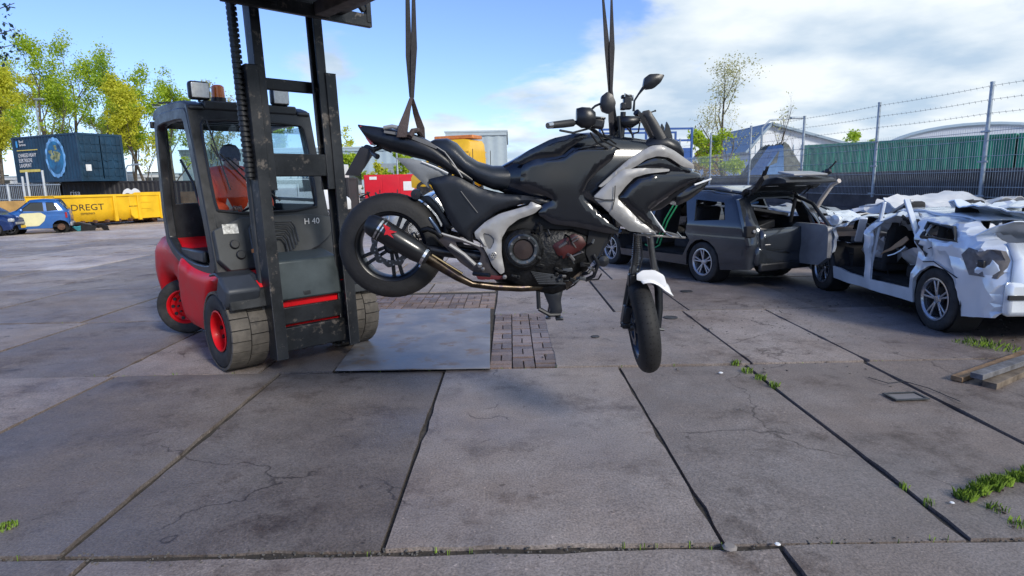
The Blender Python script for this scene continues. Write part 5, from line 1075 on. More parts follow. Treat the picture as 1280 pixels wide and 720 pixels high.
# peeled roof sheet lying on the wrecks
mb = MB(); mb.sheet([(-1.3, -.4), (-1.15, .35), (-.3, .5), (.9, .35), (1.3, .1), (1.1, -.35), (0, -.5)], [], .09, lambda x, y, d: Vector((x, y, .10*math.sin(x*2.2+1)+.10*noise.noise(Vector((x*1.6, y*2, 3)))+.05*noise.noise(Vector((x*6, y*5, 1))))), lambda x, y, d: Vector((x, y, -.02+.10*math.sin(x*2.2+1)+.10*noise.noise(Vector((x*1.6, y*2, 3)))+.05*noise.noise(Vector((x*6, y*5, 1))))))
o = obj('roof_sheet', mb, WW, ang=30); o.location = (7.5, 10.2, 1.12); o.rotation_euler = (.34, .12, .10); tag(o, 'torn white roof sheet lying on top of the wreck behind the white hatchback', 'sheet metal')
mb = MB(); mb.sheet([(-.9, -.5), (-.8, .5), (.7, .45), (.95, 0), (.8, -.5)], [], .1, lambda x, y, d: Vector((x, y, .12*noise.noise(Vector((x*2, y*2, 9)))+.02*x)), lambda x, y, d: Vector((x, y, -.025+.12*noise.noise(Vector((x*2, y*2, 9)))+.02*x)))
o = obj('bonnet_sheet', mb, WW, ang=30); o.location = (6.75, 7.2, 1.0); o.rotation_euler = (.05, .16, 1.4); tag(o, 'loose white bonnet lying across the wreck at the right edge', 'sheet metal')

# city car and dark blue car on the left
CB = mat('city_blue', (.02, .11, .36), .3, .2, var=.12, coat=.5); CY = mat('city_cream', (.66, .62, .36), .4, var=.08)
ST = [(1.22, .45), (1.20, .72), (1.0, .90), (.62, 1.06), (.12, 1.50), (-.30, 1.54), (-.90, 1.50), (-1.18, 1.06), (-1.24, .75), (-1.22, .42)]
s1_, s2_ = ground_at(24, 293.5), ground_at(68, 291.5); 
sd = Vector((s1_.x-s2_.x, s1_.y-s2_.y)).normalized(); sc_ = (s1_-s2_).length/1.80
wd_ = Vector((-sd.y, sd.x)); c_ = Vector(((s1_.x+s2_.x)/2, (s1_.y+s2_.y)/2))
side_s = 1 if (wd_.dot(Vector((-c_.x, -c_.y))) > 0) else -1
SM = thing('city_car', 'small blue two-seat car with cream door and missing rear wheel before yellow skip', 'car', (c_.x-wd_.x*side_s*.68*.86, c_.y-wd_.y*side_s*.68*.86, 0), heading(sd.x, sd.y)); SM.scale = (.90, .86, .86)
swn = [(.48, 1.06), (.08, 1.42), (-.34, 1.42), (-.36, 1.02)]; sq = [(-.48, 1.04), (-.46, 1.42), (-.72, 1.40), (-.86, 1.06)]
smp = car(SM, ST, .75, [.90, -.90], .31, .24, 1.0, {}, [swn, sq], [('bonnet', 1, 3, CB), ('windscreen', 3, 4, DGLASS), ('roof', 4, 6, CB), ('rear_window', 6, 7, DGLASS), ('rear_panel', 7, 9, CB)], CB, R=.29, rim=SILVER, spokes=6, tum=.28, wheel_ok=(1, 1, 0, 0), edge=.09)
for s in (-1, 1):
    mb = MB(); mb.sheet(chaikin([(.50, .36), (.50, .94), (-.25, .97), (-.42, .82), (-.34, .58), (-.12, .36)], 1, r=.10), [], .2, lambda x, z, d: smp(s, x, z, -.012), lambda x, z, d: smp(s, x, z, .01)); obj('door_panel', mb, CY, SM)
    mb = MB(); mb.box(smp(s, -1.14, .82, -.01), (.08, .06, .26)); obj('tail_lamp', mb, TAILR, SM, bev=.02)
    mb = MB(); mb.lathe([(.001, .05), (.06, .03), (.07, -.02), (.001, -.04)], 12, Matrix.Translation(smp(s, .42, 1.08, -.09))); obj('mirror', mb, CB, SM)
mb = MB(); mb.box((-1.27, 0, .80), (.02, .42, .11)); obj('number_plate', mb, mat('plate_yellow', (.70, .45, .03), .5), SM)
mb = MB(); mb.tube([(-.9, -.6, .28), (-.9, .6, .28)], .06, 10); mb.lathe([(.001, .66), (.14, .66), (.15, .6), (.001, .58)], 16, Matrix.Translation((-.9, 0, .28))); mb.lathe([(.001, -.66), (.14, -.66), (.15, -.6), (.001, -.58)], 16, Matrix.Translation((-.9, 0, .28))); obj('rear_axle', mb, mat('rust_brown', (.12, .06, .035), .8, var=.4, vscale=12), SM)
mb = MB(); mb.box((-1.25, 0, .40), (.12, 1.1, .20)); obj('rear_bumper', mb, SILVER, SM, bev=.05); mb = MB(); mb.box((1.2, 0, .52), (.1, 1.0, .24)); obj('front_grille', mb, BLACK, SM, bev=.04)
dbp = ground_at(84, 289.5)
for k, (dx, dy, mm, lab) in enumerate([(0, 0, mat('teal_panel', (.05, .30, .38), .5), 'teal broken body panel lying behind the small blue car'), (.5, .1, BLACK, 'black broken bumper piece lying by the yellow skip'), (1.0, .5, BLACK, 'dark scrap of trim at the foot of the yellow skip'), (.25, .45, GREYP, 'grey torn plastic panel leaning by the small blue car')]):
    mb = MB(); r = random.Random(k); w, h = .55, .22
    mb.sheet([(-w, -h), (w*.9, -h*.6), (w, h*.5), (-.1, h), (-w*.9, h*.6)], [], .12, lambda x, z, d: Vector((x, .12*noise.noise(Vector((x*4, z*4, k))), z)), lambda x, z, d: Vector((x, .03+.12*noise.noise(Vector((x*4, z*4, k))), z)))
    o = obj('broken_panel', mb, mm); o.location = (dbp.x+dx, dbp.y+dy, .16); o.rotation_euler = (r.uniform(.3, .9), r.uniform(-.2, .2), r.uniform(-.4, .9)); tag(o, lab, 'broken panel', 'broken panels behind the small blue car')
DB = mat('dark_blue_paint', (.012, .035, .14), .25, .3, var=.15, coat=.6)
p = ground_at(-22, 296)
HB = thing('hatchback', 'dark blue hatchback at the left edge, nose pointing at the small blue car', 'car', (p.x-.6, p.y+.6, 0), rad(5)); HB.scale = (.85,)*3
HT = [(1.95, .45), (1.92, .72), (1.60, .88), (1.0, .98), (.35, 1.38), (-.10, 1.46), (-.9, 1.45), (-1.45, 1.35), (-1.88, 1.0), (-1.95, .45)]
hp = car(HB, HT, .85, [1.2, -1.2], .36, .24, .92, {}, [[(.82, .98), (.30, 1.34), (-.05, 1.36), (-.05, .96)], [(-.12, .96), (-.12, 1.36), (-.85, 1.34), (-1.0, 1.0)]], [('bonnet', 1, 3, DB), ('windscreen', 3, 4, DGLASS), ('roof', 4, 7, DB), ('rear_window', 7, 8, DGLASS), ('tailgate', 8, 9, DB), ('front_panel', 0, 1, DB)], DB, R=.30, edge=.09)
for s in (-1, 1): mb = MB(); mb.box((1.86, s*.62, .70), (.22, .30, .15), Matrix.Rotation(s*-.4, 3, 'Z')); obj('headlight', mb, LAMP, HB, bev=.04)
mb = MB(); mb.box((1.99, 0, .38), (.03, .50, .11)); obj('number_plate', mb, MATS['plate_yellow'], HB); mb = MB(); mb.box((1.97, 0, .55), (.06, 1.1, .10)); obj('grille', mb, SILVER, HB, bev=.02)

# ------------------------------------------------------------------ wall, mesh fence (right)
WALLM = mat('wall_concrete', (.085, .08, .085), .85, var=.35, vscale=1.5, bump=.4, bscale=12, patch=((.11, .11, .115), .66, 6))
FA, FB_ = Vector((8.7, 11.4)), Vector((-.125, 1.0)).normalized()
def fpt(t, z, off=0.0): p = FA+FB_*t; n = Vector((-FB_.y, FB_.x)); return Vector((p.x+n.x*off, p.y+n.y*off, z))
wall = thing('retaining_wall', 'dark concrete panel wall behind the wrecked cars on the right', 'wall', fpt(0, 0))
for k in range(-3, 7):
    a = fpt(k*2.8+.01, 0, -.30)-wall.location; b = fpt(k*2.8+2.79, 0, -.30)-wall.location
    for q, (z0, z1) in enumerate(((0, .88), (.885, 1.74))):
        mb = MB(); mb.bar(Vector((a.x, a.y, (z0+z1)/2)), Vector((b.x, b.y, (z0+z1)/2)), .22+.01*((k+q) % 2), z1-z0); obj('wall_panel', mb, WALLM, wall, bev=.01)
ff = thing('mesh_fence', 'tall galvanised mesh fence with three strands of barbed wire on the dark wall', 'fence', fpt(0, 0)); fo_ = ff.location.copy()
sp_ = 2.83
for k in range(-2, 6):
    mb = MB(); p = fpt(k*sp_, 0)-fo_; mb.tube([p+Vector((0, 0, 1.16)), p+Vector((0, 0, 3.24))], .033, 12); mb.tube([p+Vector((0, 0, 3.24)), p+Vector((0, 0, 3.27))], .038, 12); po = obj('post', mb, GALV, ff)
    for z in (1.24, 1.86, 2.40):
        mb = MB(); mb.bar(fpt(k*sp_-.10, z, .03)-fo_, fpt(k*sp_+.10, z, .03)-fo_, .03, .035); obj('clamp', mb, GALV, po, bev=.004)
for k in range(-2, 5):
    mb = MB(); n = 54
    for i in range(n+1):
        t = k*sp_+sp_*i/n; a = fpt(t, 1.20)-fo_; b = fpt(t, 2.48)-fo_; w = .0019; f = Vector((FB_.x, FB_.y, 0))*w; g = Vector((-FB_.y, FB_.x, 0))*w
        mb.add([a-f-g, a+f-g, a+f+g, a-f+g, b-f-g, b+f-g, b+f+g, b-f+g], [(0, 1, 5, 4), (1, 2, 6, 5), (2, 3, 7, 6), (3, 0, 4, 7)])
    for z in (1.22, 1.40, 1.68, 1.96, 2.24, 2.40):
        for o in (-.008, .008): mb.bar(fpt(k*sp_, z, o)-fo_, fpt(k*sp_+sp_, z, o)-fo_,   .007, .009)
    o = obj('mesh_panel', mb, GALV, ff, ang=10); o['kind'] = 'stuff'
WIRE = mat('wire_grey', (.10, .11, .12), .5, .6)
for z in (2.72, 2.96, 3.20):
    mb = MB(); mb.tube([fpt(-2*sp_+sp_*i/3, z-.02*math.sin(PI*(i % 3)/3))-fo_ for i in range(22)], .0035, 4)
    for i in range(150):
        t = -2*sp_+i*.13; p = fpt(t, z-.01)-fo_
        if t > 5*sp_: break
        mb.tube([p+Vector((.01, 0, -.022)), p+Vector((-.01, 0, .022))], .003, 3, cap=False)
    obj('barbed_wire', mb, WIRE, ff)

# ------------------------------------------------------------------ trees
BARK = mat('bark', (.10, .085, .065), .9, var=.35, vscale=6, bump=.5, bscale=12)
def leaf_mat(name, c1, c2):
    m = bpy.data.materials.new(name); m.use_nodes = True; nt = m.node_tree; b = nt.nodes['Principled BSDF']; L = nt.links.new
    g = nt.nodes.new('ShaderNodeNewGeometry'); r = nt.nodes.new('ShaderNodeValToRGB'); L(g.outputs['Random Per Island'], r.inputs[0])
    r.color_ramp.elements[0].color = (*c1, 1); r.color_ramp.elements[1].color = (*c2, 1); L(r.outputs[0], b.inputs['Base Color']); b.inputs['Roughness'].default_value = .55
    t = nt.nodes.new('ShaderNodeBsdfTranslucent'); L(r.outputs[0], t.inputs[0]); x = nt.nodes.new('ShaderNodeMixShader'); x.inputs[0].default_value = .5
    L(b.outputs[0], x.inputs[1]); L(t.outputs[0], x.inputs[2]); L(x.outputs[0], nt.nodes['Material Output'].inputs[0]); MATS[name] = m; return m
LF = {'spring': leaf_mat('leaf_spring', (.28, .42, .02), (.58, .70, .06)), 'yellow': leaf_mat('leaf_yellow', (.46, .50, .03), (.74, .72, .07)), 'green': leaf_mat('leaf_green', (.22, .38, .03), (.46, .60, .07)),
      'rusty': leaf_mat('leaf_rusty', (.38, .24, .05), (.55, .42, .08)), 'grey': leaf_mat('leaf_grey', (.40, .42, .18), (.62, .58, .28))}
def leaves_mesh(pts, size, rng, m, name='crown', parent=None, per=1):
    P = np.repeat(np.array(pts), per, 0); n = len(P)
    a = rng.normal(size=(n, 3)); a /= np.linalg.norm(a, axis=1)[:, None]; b = rng.normal(size=(n, 3)); b = np.cross(a, b); b /= np.linalg.norm(b, axis=1)[:, None]
    s = size*rng.uniform(.5, 1.25, (n, 1)); a = a*s; b = b*s*.62
    V = np.stack([P-a, P-b*.9+a*.1, P+a, P+b*.9+a*.1], 1).reshape(-1, 3)
    me = bpy.data.meshes.new(name); me.vertices.add(4*n); me.vertices.foreach_set('co', V.astype('f').ravel()); me.loops.add(4*n); me.loops.foreach_set('vertex_index', np.arange(4*n, dtype='i'))
    me.polygons.add(n); me.polygons.foreach_set('loop_start', np.arange(0, 4*n, 4, dtype='i')); me.update(calc_edges=True); me.materials.append(m); me.validate()
    return link(bpy.data.objects.new(name, me), parent)
def tree(name, label, x, y, H, spread, leafk, nleaf, seed, lsize=.12, z0=0.0, trunk_r=None, clear=.25, up=.75, group=None, levels=4, cat='tree', weep=0.0):
    r = random.Random(seed); rng = np.random.default_rng(seed); t = thing(name, label, cat, (x, y, z0), 0, group)
    mb = MB(); tips = []; tr = trunk_r or H*.016
    def br(p, d, L, rr, lev):
        k = 4; pts = [p]; q = p.copy(); dd = d.copy(); radii = [rr]
        for i in range(k):
            dd = (dd+Vector((r.gauss(0, .13), r.gauss(0, .13), r.gauss(0, .08)+(.10*up if lev else .05)-weep*(lev >= 2)*.3))).normalized(); q = q+dd*(L/k); pts.append(q.copy()); radii.append(rr*(1-.17*(i+1)))
        mb.tube(pts, radii, 6 if lev < 2 else 3, cap=False)
        if lev >= 2:
            for u in pts[1:]: tips.append((u, L))
        if lev < levels:
            n = (7 if lev == 0 else r.randint(3, 4))
            for i in range(n):
                f = (clear+(1-clear)*(i+.6)/n) if lev == 0 else r.uniform(.3, 1); j = min(k-1, int(f*k)); b = pts[j].lerp(pts[j+1], f*k-j)
                a = r.uniform(0, 2*PI); tilt = r.uniform(.5, .95)*(spread/H*2.6); nd = (dd*up+Vector((math.cos(a), math.sin(a), 0))*tilt+Vector((0, 0, .25))).normalized()
                br(b, nd, L*r.uniform(.42, .60)*(1.0 if lev else (1.05-.5*f)), radii[j]*.5, lev+1)
            if lev == 0: br(pts[-1], dd, L*.3, radii[-1]*.8, 1)
    br(Vector((0, 0, 0)), Vector((r.gauss(0, .03), r.gauss(0, .03), 1)), H*.80, tr, 0)
    obj('trunk', mb, BARK, t, ang=80)
    if nleaf:
        T = [tips[i] for i in rng.integers(0, len(tips), nleaf)]; P = np.array([tuple(u) for u, L in T])+rng.normal(size=(nleaf, 3))*np.array([[.10*H*.25]*3]); 
        keep = np.array([noise.noise(Vector(p)*.9*(8/H)+Vector((seed, 0, 0))) > -.22 for p in P]); P = P[keep]; P[:, 2] = np.maximum(P[:, 2], .3)
        leaves_mesh(P, lsize, rng, LF[leafk], parent=t)
    return t
def at(px, d, z=0.0): r = px_ray(px, 236); return (r.x/r.y*d, d, z)
TG_ = 'trees beyond the containers on the left'
for i, (px, d, top, sp, lk, n, ls, lab) in enumerate([
    (2, 44, 108, 4.0, 'yellow', 9000, .13, 'dense yellow-green tree at the left edge behind the mesh gate'),
    (-30, 52, 90, 4.5, 'spring', 7000, .13, 'tree just outside the left edge behind the yellow-green one'),
    (70, 56, 76, 4.6, 'spring', 5200, .12, 'tallest sparse tree rising above the blue container'),
    (98, 60, 92, 3.6, 'spring', 4200, .12, 'thin upright tree right of the tallest one'),
    (138, 58, 112, 2.6, 'green', 3600, .12, 'narrow tree above the right end of the blue container'),
    (166, 55, 120, 2.8, 'spring', 5200, .12, 'bushy yellow-green tree above the black containers'),
    (190, 54, 128, 3.0, 'yellow', 6000, .12, 'yellow tree next to the cab of the forklift'),
    (222, 60, 128, 3.4, 'spring', 5000, .12, 'tree seen through the side window of the forklift cab'),
    (272, 62, 138, 3.4, 'grey', 2200, .12, 'sparse bare tree seen through the forklift windscreen'),
    (330, 70, 165, 5.0, 'green', 6000, .15, 'distant green tree seen through the right half of the windscreen'),
    (42, 64, 118, 3.6, 'yellow', 5000, .13, 'yellow-green tree behind the tall sparse tree'),
    (118, 66, 140, 3.6, 'yellow', 5000, .13, 'low yellow tree between the upright trees')]):
    x, y, _ = at(px, d); n = int(n*2.4); ls = .11; Ht = (CAM_H+(236-top)*d/F_PX)
    tree('tree', lab, x, y, Ht*1.02, Ht*.27 if sp < 3 else Ht*.34, lk, n, 40+i, ls, up=1.0, clear=.18, group=TG_)
# near branch that hangs into the upper left corner, its tree outside the frame
NT = thing('tree', 'bare-twigged tree left of the frame, two leafy twigs reaching into the upper left corner', 'tree', (-9.4, 8.6, 0))
mb = MB(); mb.tube([(0, 0, 0), (.05, .1, 2), (-.1, 0, 4), (0, .1, 6)], [.16, .13, .10, .05], 10)
rt_ = random.Random(3); tw = []
for (px, py) in ((18, 4), (19, 36), (16, 56), (6, 72), (-2, 20), (-14, 50)):
    e = on_plane(px, py, 8.0)-NT.location; st = Vector((-.05, .05, max(2.5, e.z-1.2))); mid = st.lerp(e, .5)+Vector((0, 0, .25)); P = [st, mid, st.lerp(e, .8)+Vector((0, 0, .1)), e]
    mb.tube(P, [.03, .018, .010, .004], 6)
    for k in range(70): f = rt_.random()**.7; q = st.lerp(e, .55+.45*f)+Vector((rt_.gauss(0, .05), rt_.gauss(0, .08), rt_.gauss(0, .05))); tw.append(tuple(q))
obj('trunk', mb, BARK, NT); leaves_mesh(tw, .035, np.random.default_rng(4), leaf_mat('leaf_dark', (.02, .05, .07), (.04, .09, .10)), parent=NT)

# ------------------------------------------------------------------ containers
def corrug(mb, x0, x1, y, z0, z1, depth=.036, pitch=.28, ny=-1):
    n = int(round((x1-x0)/pitch)); xs = []
    for i in range(n):
        a = x0+(x1-x0)*i/n; w = (x1-x0)/n; xs += [(a, 0), (a+w*.30, 0), (a+w*.5, depth), (a+w*.80, depth)]
    xs.append((x1, 0)); o = len(mb.v)
    for x, d in xs: mb.v.append((x, y-ny*d, z0)); mb.v.append((x, y-ny*d, z1))
    for i in range(len(xs)-1): mb.f.append([o+2*i, o+2*i+2, o+2*i+3, o+2*i+1])
def container(name, label, loc, rz, L, W, H, m, group=None, doors=True, cat='shipping container', end='x'):
    t = thing(name, label, cat, loc, rz, group)
    mb = MB(); corrug(mb, -L/2+.1, L/2-.1, -W/2+.01, .12, H-.10); corrug(mb, -L/2+.1, L/2-.1, W/2-.01, .12, H-.10, ny=1); mb.box((0, 0, H-.05), (L-.1, W-.1, .04)); obj('side_wall', mb, m, t, ang=20)
    mb = MB()
    for y in (-W/2+.04, W/2-.04): mb.box((0, y, .07), (L-.16, .09, .14)); mb.box((0, y, H-.05), (L-.16, .08, .10))
    for x in (-L/2+.06, L/2-.06):
        for y in (-W/2+.06, W/2-.06): mb.box((x, y, H/2), (.13, .13, H))
        mb.box((x, 0, H-.06), (.11, W-.2, .12)); mb.box((x, 0, .07), (.11, W-.2, .14))
    obj('frame', mb, m, t, bev=.01)
    for sx in (-1, 1):
        x = sx*(L/2-.05)
        if sx > 0 and doors:
            for s in (-1, 1):
                mb = MB(); mb.box((x, s*(W/4-.04), H/2), (.05, W/2-.14, H-.24)); dr = obj('door', mb, m, t, bev=.01)
                for k in range(5):
                    for q in (-1, 1):
                        mb = MB(); mb.box((x+.035, s*(W/4-.04)+q*(W/8-.03), .42+k*(H-.6)/4.6), (.04, W/4-.16, (H-.6)/6.5)); obj('door_rib', mb, m, dr, bev=.015)
                for q in (.2, .75): mb = MB(); mb.tube([(x+.075, s*(W/2-.1)*q+s*.04, .12), (x+.075, s*(W/2-.1)*q+s*.04, H-.1)], .016, 8); mb.box((x+.08, s*(W/2-.1)*q, 1.1), (.02, .16, .04)); obj('lock_rod', mb, m, dr)
        else:
            mb = MB(); mb.box((x, 0, H/2), (.04, W-.2, H-.24)); obj('end_wall', mb, m, t)
    return t
BLUEC = mat('container_blue', (.010, .045, .09), .5, .1, var=.3, vscale=1.2, patch=((.05, .07, .08), .66, 2.0)); BLKC = mat('container_black', (.022, .021, .024), .6, var=.3, vscale=1.2, patch=((.05, .04, .035), .68, 2)); GRNC = mat('container_green', (.012, .26, .16), .55, var=.2, vscale=.8, patch=((.10, .05, .03), .70, 1.2))
d = 35.0
for k, (pa, lab) in enumerate([(-46, 'black container at the far left behind the mesh gate'), (76, 'black container with white lettering and a white face mark under the blue one'), (196, 'black container right of the lettered one, partly behind the forklift cab'), (316, 'black container behind the forklift windscreen')]):
    xa = at(pa, d)[0]; L = 5.45; c = container('shipping_container', lab, (xa+L/2-.05, d+1.3, -.02), 0, L-.06, 2.3, 2.12 if k != 1 else 2.16, BLKC, 'row of black containers behind the yellow skip', doors=False)
    if k == 1:
        BLKT = c
wl = MATS['white_letter']; BB = BLKT
text('lettering', 'risa', .42, wl, BB, MXZ(-2.3, -1.155, 1.42), .004); text('lettering', 'thermond', .42, wl, BB, MXZ(-2.6, -1.155, .98), .004)
mb = MB(); mb.prism(chaikin([(.75, .78), (.62, 1.2), (.72, 1.62), (1.02, 1.78), (1.2, 1.62), (1.38, 1.78), (1.68, 1.62), (1.78, 1.2), (1.64, .78)], 2), -1.16, -1.152); obj('face_mark', mb, wl, BB)
mb = MB(); [mb.tube([(cx+.20*math.cos(a), -1.165, 1.18+.26*math.sin(a)) for a in [PI*k/10 for k in range(11)]], .055, 5) for cx in (.98, 1.42)]; obj('face_arcs', mb, BLKC, BB)
cc = Vector(at(104, 33.3)); th = rad(-25)                                   # the blue container on top: near corner at the joint of its two faces
ex = Vector((math.cos(th), math.sin(th), 0)); ey = Vector((-math.sin(th), math.cos(th), 0)); Lb = 6.06; Wb = 2.44
BC = container('shipping_container', 'dark blue container with globe picture and white lettering, on top of the black row', tuple(cc-ex*Lb/2+ey*Wb/2+Vector((0, 0, 2.15))), th, Lb, Wb, 2.55, BLUEC)
BC.location.z = 2.15
yb = -Wb/2-.004
text('lettering', 'CHARGED HEAVY', .30, wl, BC, MXZ(-2.55, yb, 1.42), .002, xs=.72); text('lettering', 'ELEKTRISCHE', .30, wl, BC, MXZ(-2.55, yb, 1.14), .002, xs=.72); text('lettering', 'LAADPUNT', .30, wl, BC, MXZ(-2.55, yb, .86), .002, xs=.75)
text('lettering', 'Skoof', .20, wl, BC, MXZ(-2.32, yb, 2.22), .002); text('lettering', 'Services', .20, wl, BC, MXZ(-2.32, yb, 2.04), .002)
for nme, x, z, w, h, mm in (('logo_mark', -2.55, 2.15, .16, .34, mat('logo_blue', (.05, .35, .75), .5)), ('stripe', -1.62, 1.80, 2.0, .05, mat('stripe_yellow', (.75, .60, .12), .5)), ('stripe', -1.62, .66, 2.0, .14, MATS['stripe_yellow'])):
    mb = MB(); mb.box((x, yb, z), (w, .006, h)); obj(nme, mb, mm, BC)
for r_, mm, zz in ((.98, mat('glow_blue', (.20, .48, .85), .5, var=.5, vscale=3), 0), (.80, mat('globe_sea', (.01, .07, .22), .5, var=.4, col2=(.02, .22, .45), vscale=2), .004), (.0, None, 0)):
    if not mm: continue
    mb = MB(); mb.prism([(.95+r_*.92*math.cos(a)*(1+.03*math.sin(a*14)*(zz == 0)), 1.30+r_*1.10*math.sin(a)*(1+.03*math.cos(a*16)*(zz == 0))) for a in [2*PI*k/64 for k in range(64)]], yb-.003-zz, yb+.002); obj('globe_picture', mb, mm, BC)
rgl = random.Random(8)
for k in range(9):
    a0 = rgl.uniform(0, 2*PI); q = rgl.uniform(.1, .62); cx, cz = .95+q*.8*math.cos(a0), 1.30+q*math.sin(a0); r_ = rgl.uniform(.08, .24)
    mb = MB(); mb.prism([(cx+r_*(1+.45*math.sin(3*a+k))*math.cos(a), cz+r_*(1+.4*math.cos(2*a+k))*math.sin(a)) for a in [2*PI*j/20 for j in range(20)]], yb-.010-.0005*k, yb-.006); obj('globe_land', mb, mat('globe_green', (.16, .32, .06), .6, var=.5, vscale=5, col2=(.5, .5, .25)), BC)
mb = MB(); mb.box((Lb/2+.03, -Wb/2+.42, .72), (.02, .28, .34)); obj('notice', mb, WHITE, BC)

# yellow skip and its neighbours
YEL = mat('skip_yellow', (.80, .48, .012), .5, var=.16, vscale=1.2, patch=((.22, .08, .02), .66, 3.0), rvar=.08)
ka = ground_at(28, 288.5); kb = ground_at(193, 276.5); ka = Vector((ka.x, ka.y+1.2, 0)); kd = (kb-ka); kl = kd.length; rz_ = math.atan2(kd.y, kd.x)
SK = thing('roll_off_skip', 'long yellow roll-off skip with dark lettering behind the small blue car', 'skip', tuple((ka+kb)/2), rz_)
Lk = kl; Wk = 2.3; Hk = 1.42
mb = MB(); pr = [(-Wk/2+.30, .22), (-Wk/2+.06, .50), (-Wk/2, .78), (-Wk/2, Hk), (-Wk/2+.06, Hk), (-Wk/2+.06, .80), (-Wk/2+.36, .28), (Wk/2-.36, .28), (Wk/2-.06, .80), (Wk/2-.06, Hk), (Wk/2, Hk), (Wk/2, .78), (Wk/2-.06, .50), (Wk/2-.30, .22)]
R90 = Matrix.Rotation(PI/2, 4, 'Z'); mb.prism(pr, -Lk/2, Lk/2, Matrix.Rotation(-PI/2, 4, 'Z') @ Matrix.Scale(-1, 4, (1, 0, 0))); obj('hull', mb, YEL, SK)
mb = MB()
for y in (-Wk/2, Wk/2): mb.box((0, y, Hk-.03), (Lk, .12, .10))
obj('top_rail', mb, YEL, SK, bev=.02)
for k in range(3):
    mb = MB(); mb.box((Lk/2-.35-k*1.15, -Wk/2-.04, .80), (.16, .14, 1.22)); obj('rib', mb, YEL, SK, bev=.02)
mb = MB(); mb.prism([(Lk/2-1.9, .45), (Lk/2-1.75, .25), (Lk/2-.2, .25), (Lk/2+.05, .45), (Lk/2+.12, 1.0), (Lk/2, 1.52), (Lk/2-1.6, 1.52), (Lk/2-1.95, 1.3)], -Wk/2-.03, -Wk/2+.05); obj('end_plate', mb, YEL, SK, bev=.02)
for (x0, x1, z) in ((Lk/2-1.5, Lk/2-.9, 1.05), (Lk/2-1.5, Lk/2-.9, .75)): mb = MB(); mb.box(((x0+x1)/2, -Wk/2-.04, z), (x1-x0, .03, .04)); obj('end_rib', mb, YEL, SK)
mb = MB(); mb.prism([(Lk/2, .25), (Lk/2+.10, .25), (Lk/2+.10, 1.5), (Lk/2, 1.5)], -Wk/2+.1, Wk/2-.1); obj('end_wall', mb, YEL, SK, bev=.02)
mb = MB()
for x in [-Lk/2+.6+k*.55 for k in range(int(Lk/.55))]: mb.box((x, -Wk/2+.22, .22), (.10, .3, .12))
for x in (-Lk/2+.5, Lk/2-.5): mb.tube([(x, -Wk/2+.3, .11), (x, Wk/2-.3, .11)], .11, 12)
mb.box((0, -.35, .16), (Lk-.3, .1, .12)); mb.box((0, .35, .16), (Lk-.3, .1, .12)); obj('runner', mb, MATS['rust_brown'], SK)
text('lettering', 'DREGT', .40, mat('letter_dark', (.04, .03, .02), .6), SK, MXZ(-2.0, -Wk/2-.008, .76), .004, xs=1.15); text('lettering', 'containers', .15, MATS['letter_dark'], SK, MXZ(-1.6, -Wk/2-.008, .58), .004)
mb = MB(); mb.box((1.15, -Wk/2-.02, .86), (.05, .02, .62)); mb.box((.9, -Wk/2-.02, .86), (.5, .02, .04)); obj('rust_patch', mb, MATS['rust_brown'], SK)
# ochre bank wall behind the cars at the left edge
oa = at(-40, 25.5); ow = thing('bank_wall', 'ochre concrete bank wall at the left edge behind the dark blue car', 'wall', (-26.3, 28.2, 0), rad(6))
for k in range(4):
    mb = MB(); mb.box((-4.5+k*2.5, 0, .62), (2.47, .35, 1.24)); obj('wall_panel', mb, mat('ochre_concrete', (.50, .30, .10), .8, var=.25, vscale=1.5, bump=.2), ow, bev=.02)
bw = thing('kerb_wall', 'low brown retaining wall beside the end of the yellow skip', 'wall', (-14.2, 33.0, 0), 0)
mb = MB(); mb.box((0, 0, .75), (6.6, .4, 1.5)); obj('wall_body', mb, mat('brown_wall', (.10, .07, .05), .85, var=.35, vscale=2), bw, bev=.02)
# mesh gate on the left
mg = thing('mesh_gate', 'grey mesh fence with paired white posts above the ochre wall at the left', 'fence', (0, 0, 0))
for px, h in ((10, .0), (30, .35), (36, .55), (56, .62), (-20, .0)):
    x, y, _ = at(px, 29.0); mb = MB(); mb.tube([(x, y, 0), (x, y, 2.0+h)], .05, 8); obj('post', mb, mat('gate_white', (.55, .6, .65), .5, .2), mg)
x0 = at(-30, 29)[0]; x1 = at(76, 29)[0]; mb = MB(); mb.box(((x0+x1)/2, 29, 1.95), (x1-x0, .04, .05)); mb.box(((x0+x1)/2, 29, 1.3), (x1-x0, .04, .05)); obj('rail', mb, GALV, mg)
mb = MB(); n = 46
for i in range(n): x = x0+(x1-x0)*i/n; mb.box((x, 29.03, 1.3), (.018, .015, 1.4))
o = obj('mesh_panel', mb, GALV, mg); o['kind'] = 'stuff'
# lamp posts
def lamp(px, d, top, label, arm=1.0, twin=False):
    x, y, _ = at(px, d); H = CAM_H+(236-(px-640)*0-top)*d/F_PX; t = thing('street_lamp', label, 'street lamp', (x, y, 0), 0, 'street lamps round the yard')
    mb = MB(); mb.tube([(0, 0, 0), (0, 0, H*.9), (0, 0, H)] if not arm else [(0, 0, 0), (0, 0, H*.9), (arm*.25, 0, H*.985), (arm, 0, H)], [.10, .06, .05] if not arm else [.10, .06, .05, .04], 8); obj('pole', mb, GALV, t)
    mb = MB(); mb.box((arm*1.15 if arm else 0, 0, H+.02), (.7 if arm else 1.3, .25, .12)); obj('lamp_head', mb, GALV, t, bev=.03)
    if twin: mb = MB(); mb.box((.3, 0, H+.35), (1.1, .3, .12)); mb.box((-.5, 0, H+.2), (.6, .3, .10)); obj('floodlight', mb, DARK, t, bev=.03)
lamp(60, 46, 127, 'pale street lamp rising behind the blue container', .25); lamp(160, 50, 206, 'short street lamp right of the blue container', .8)
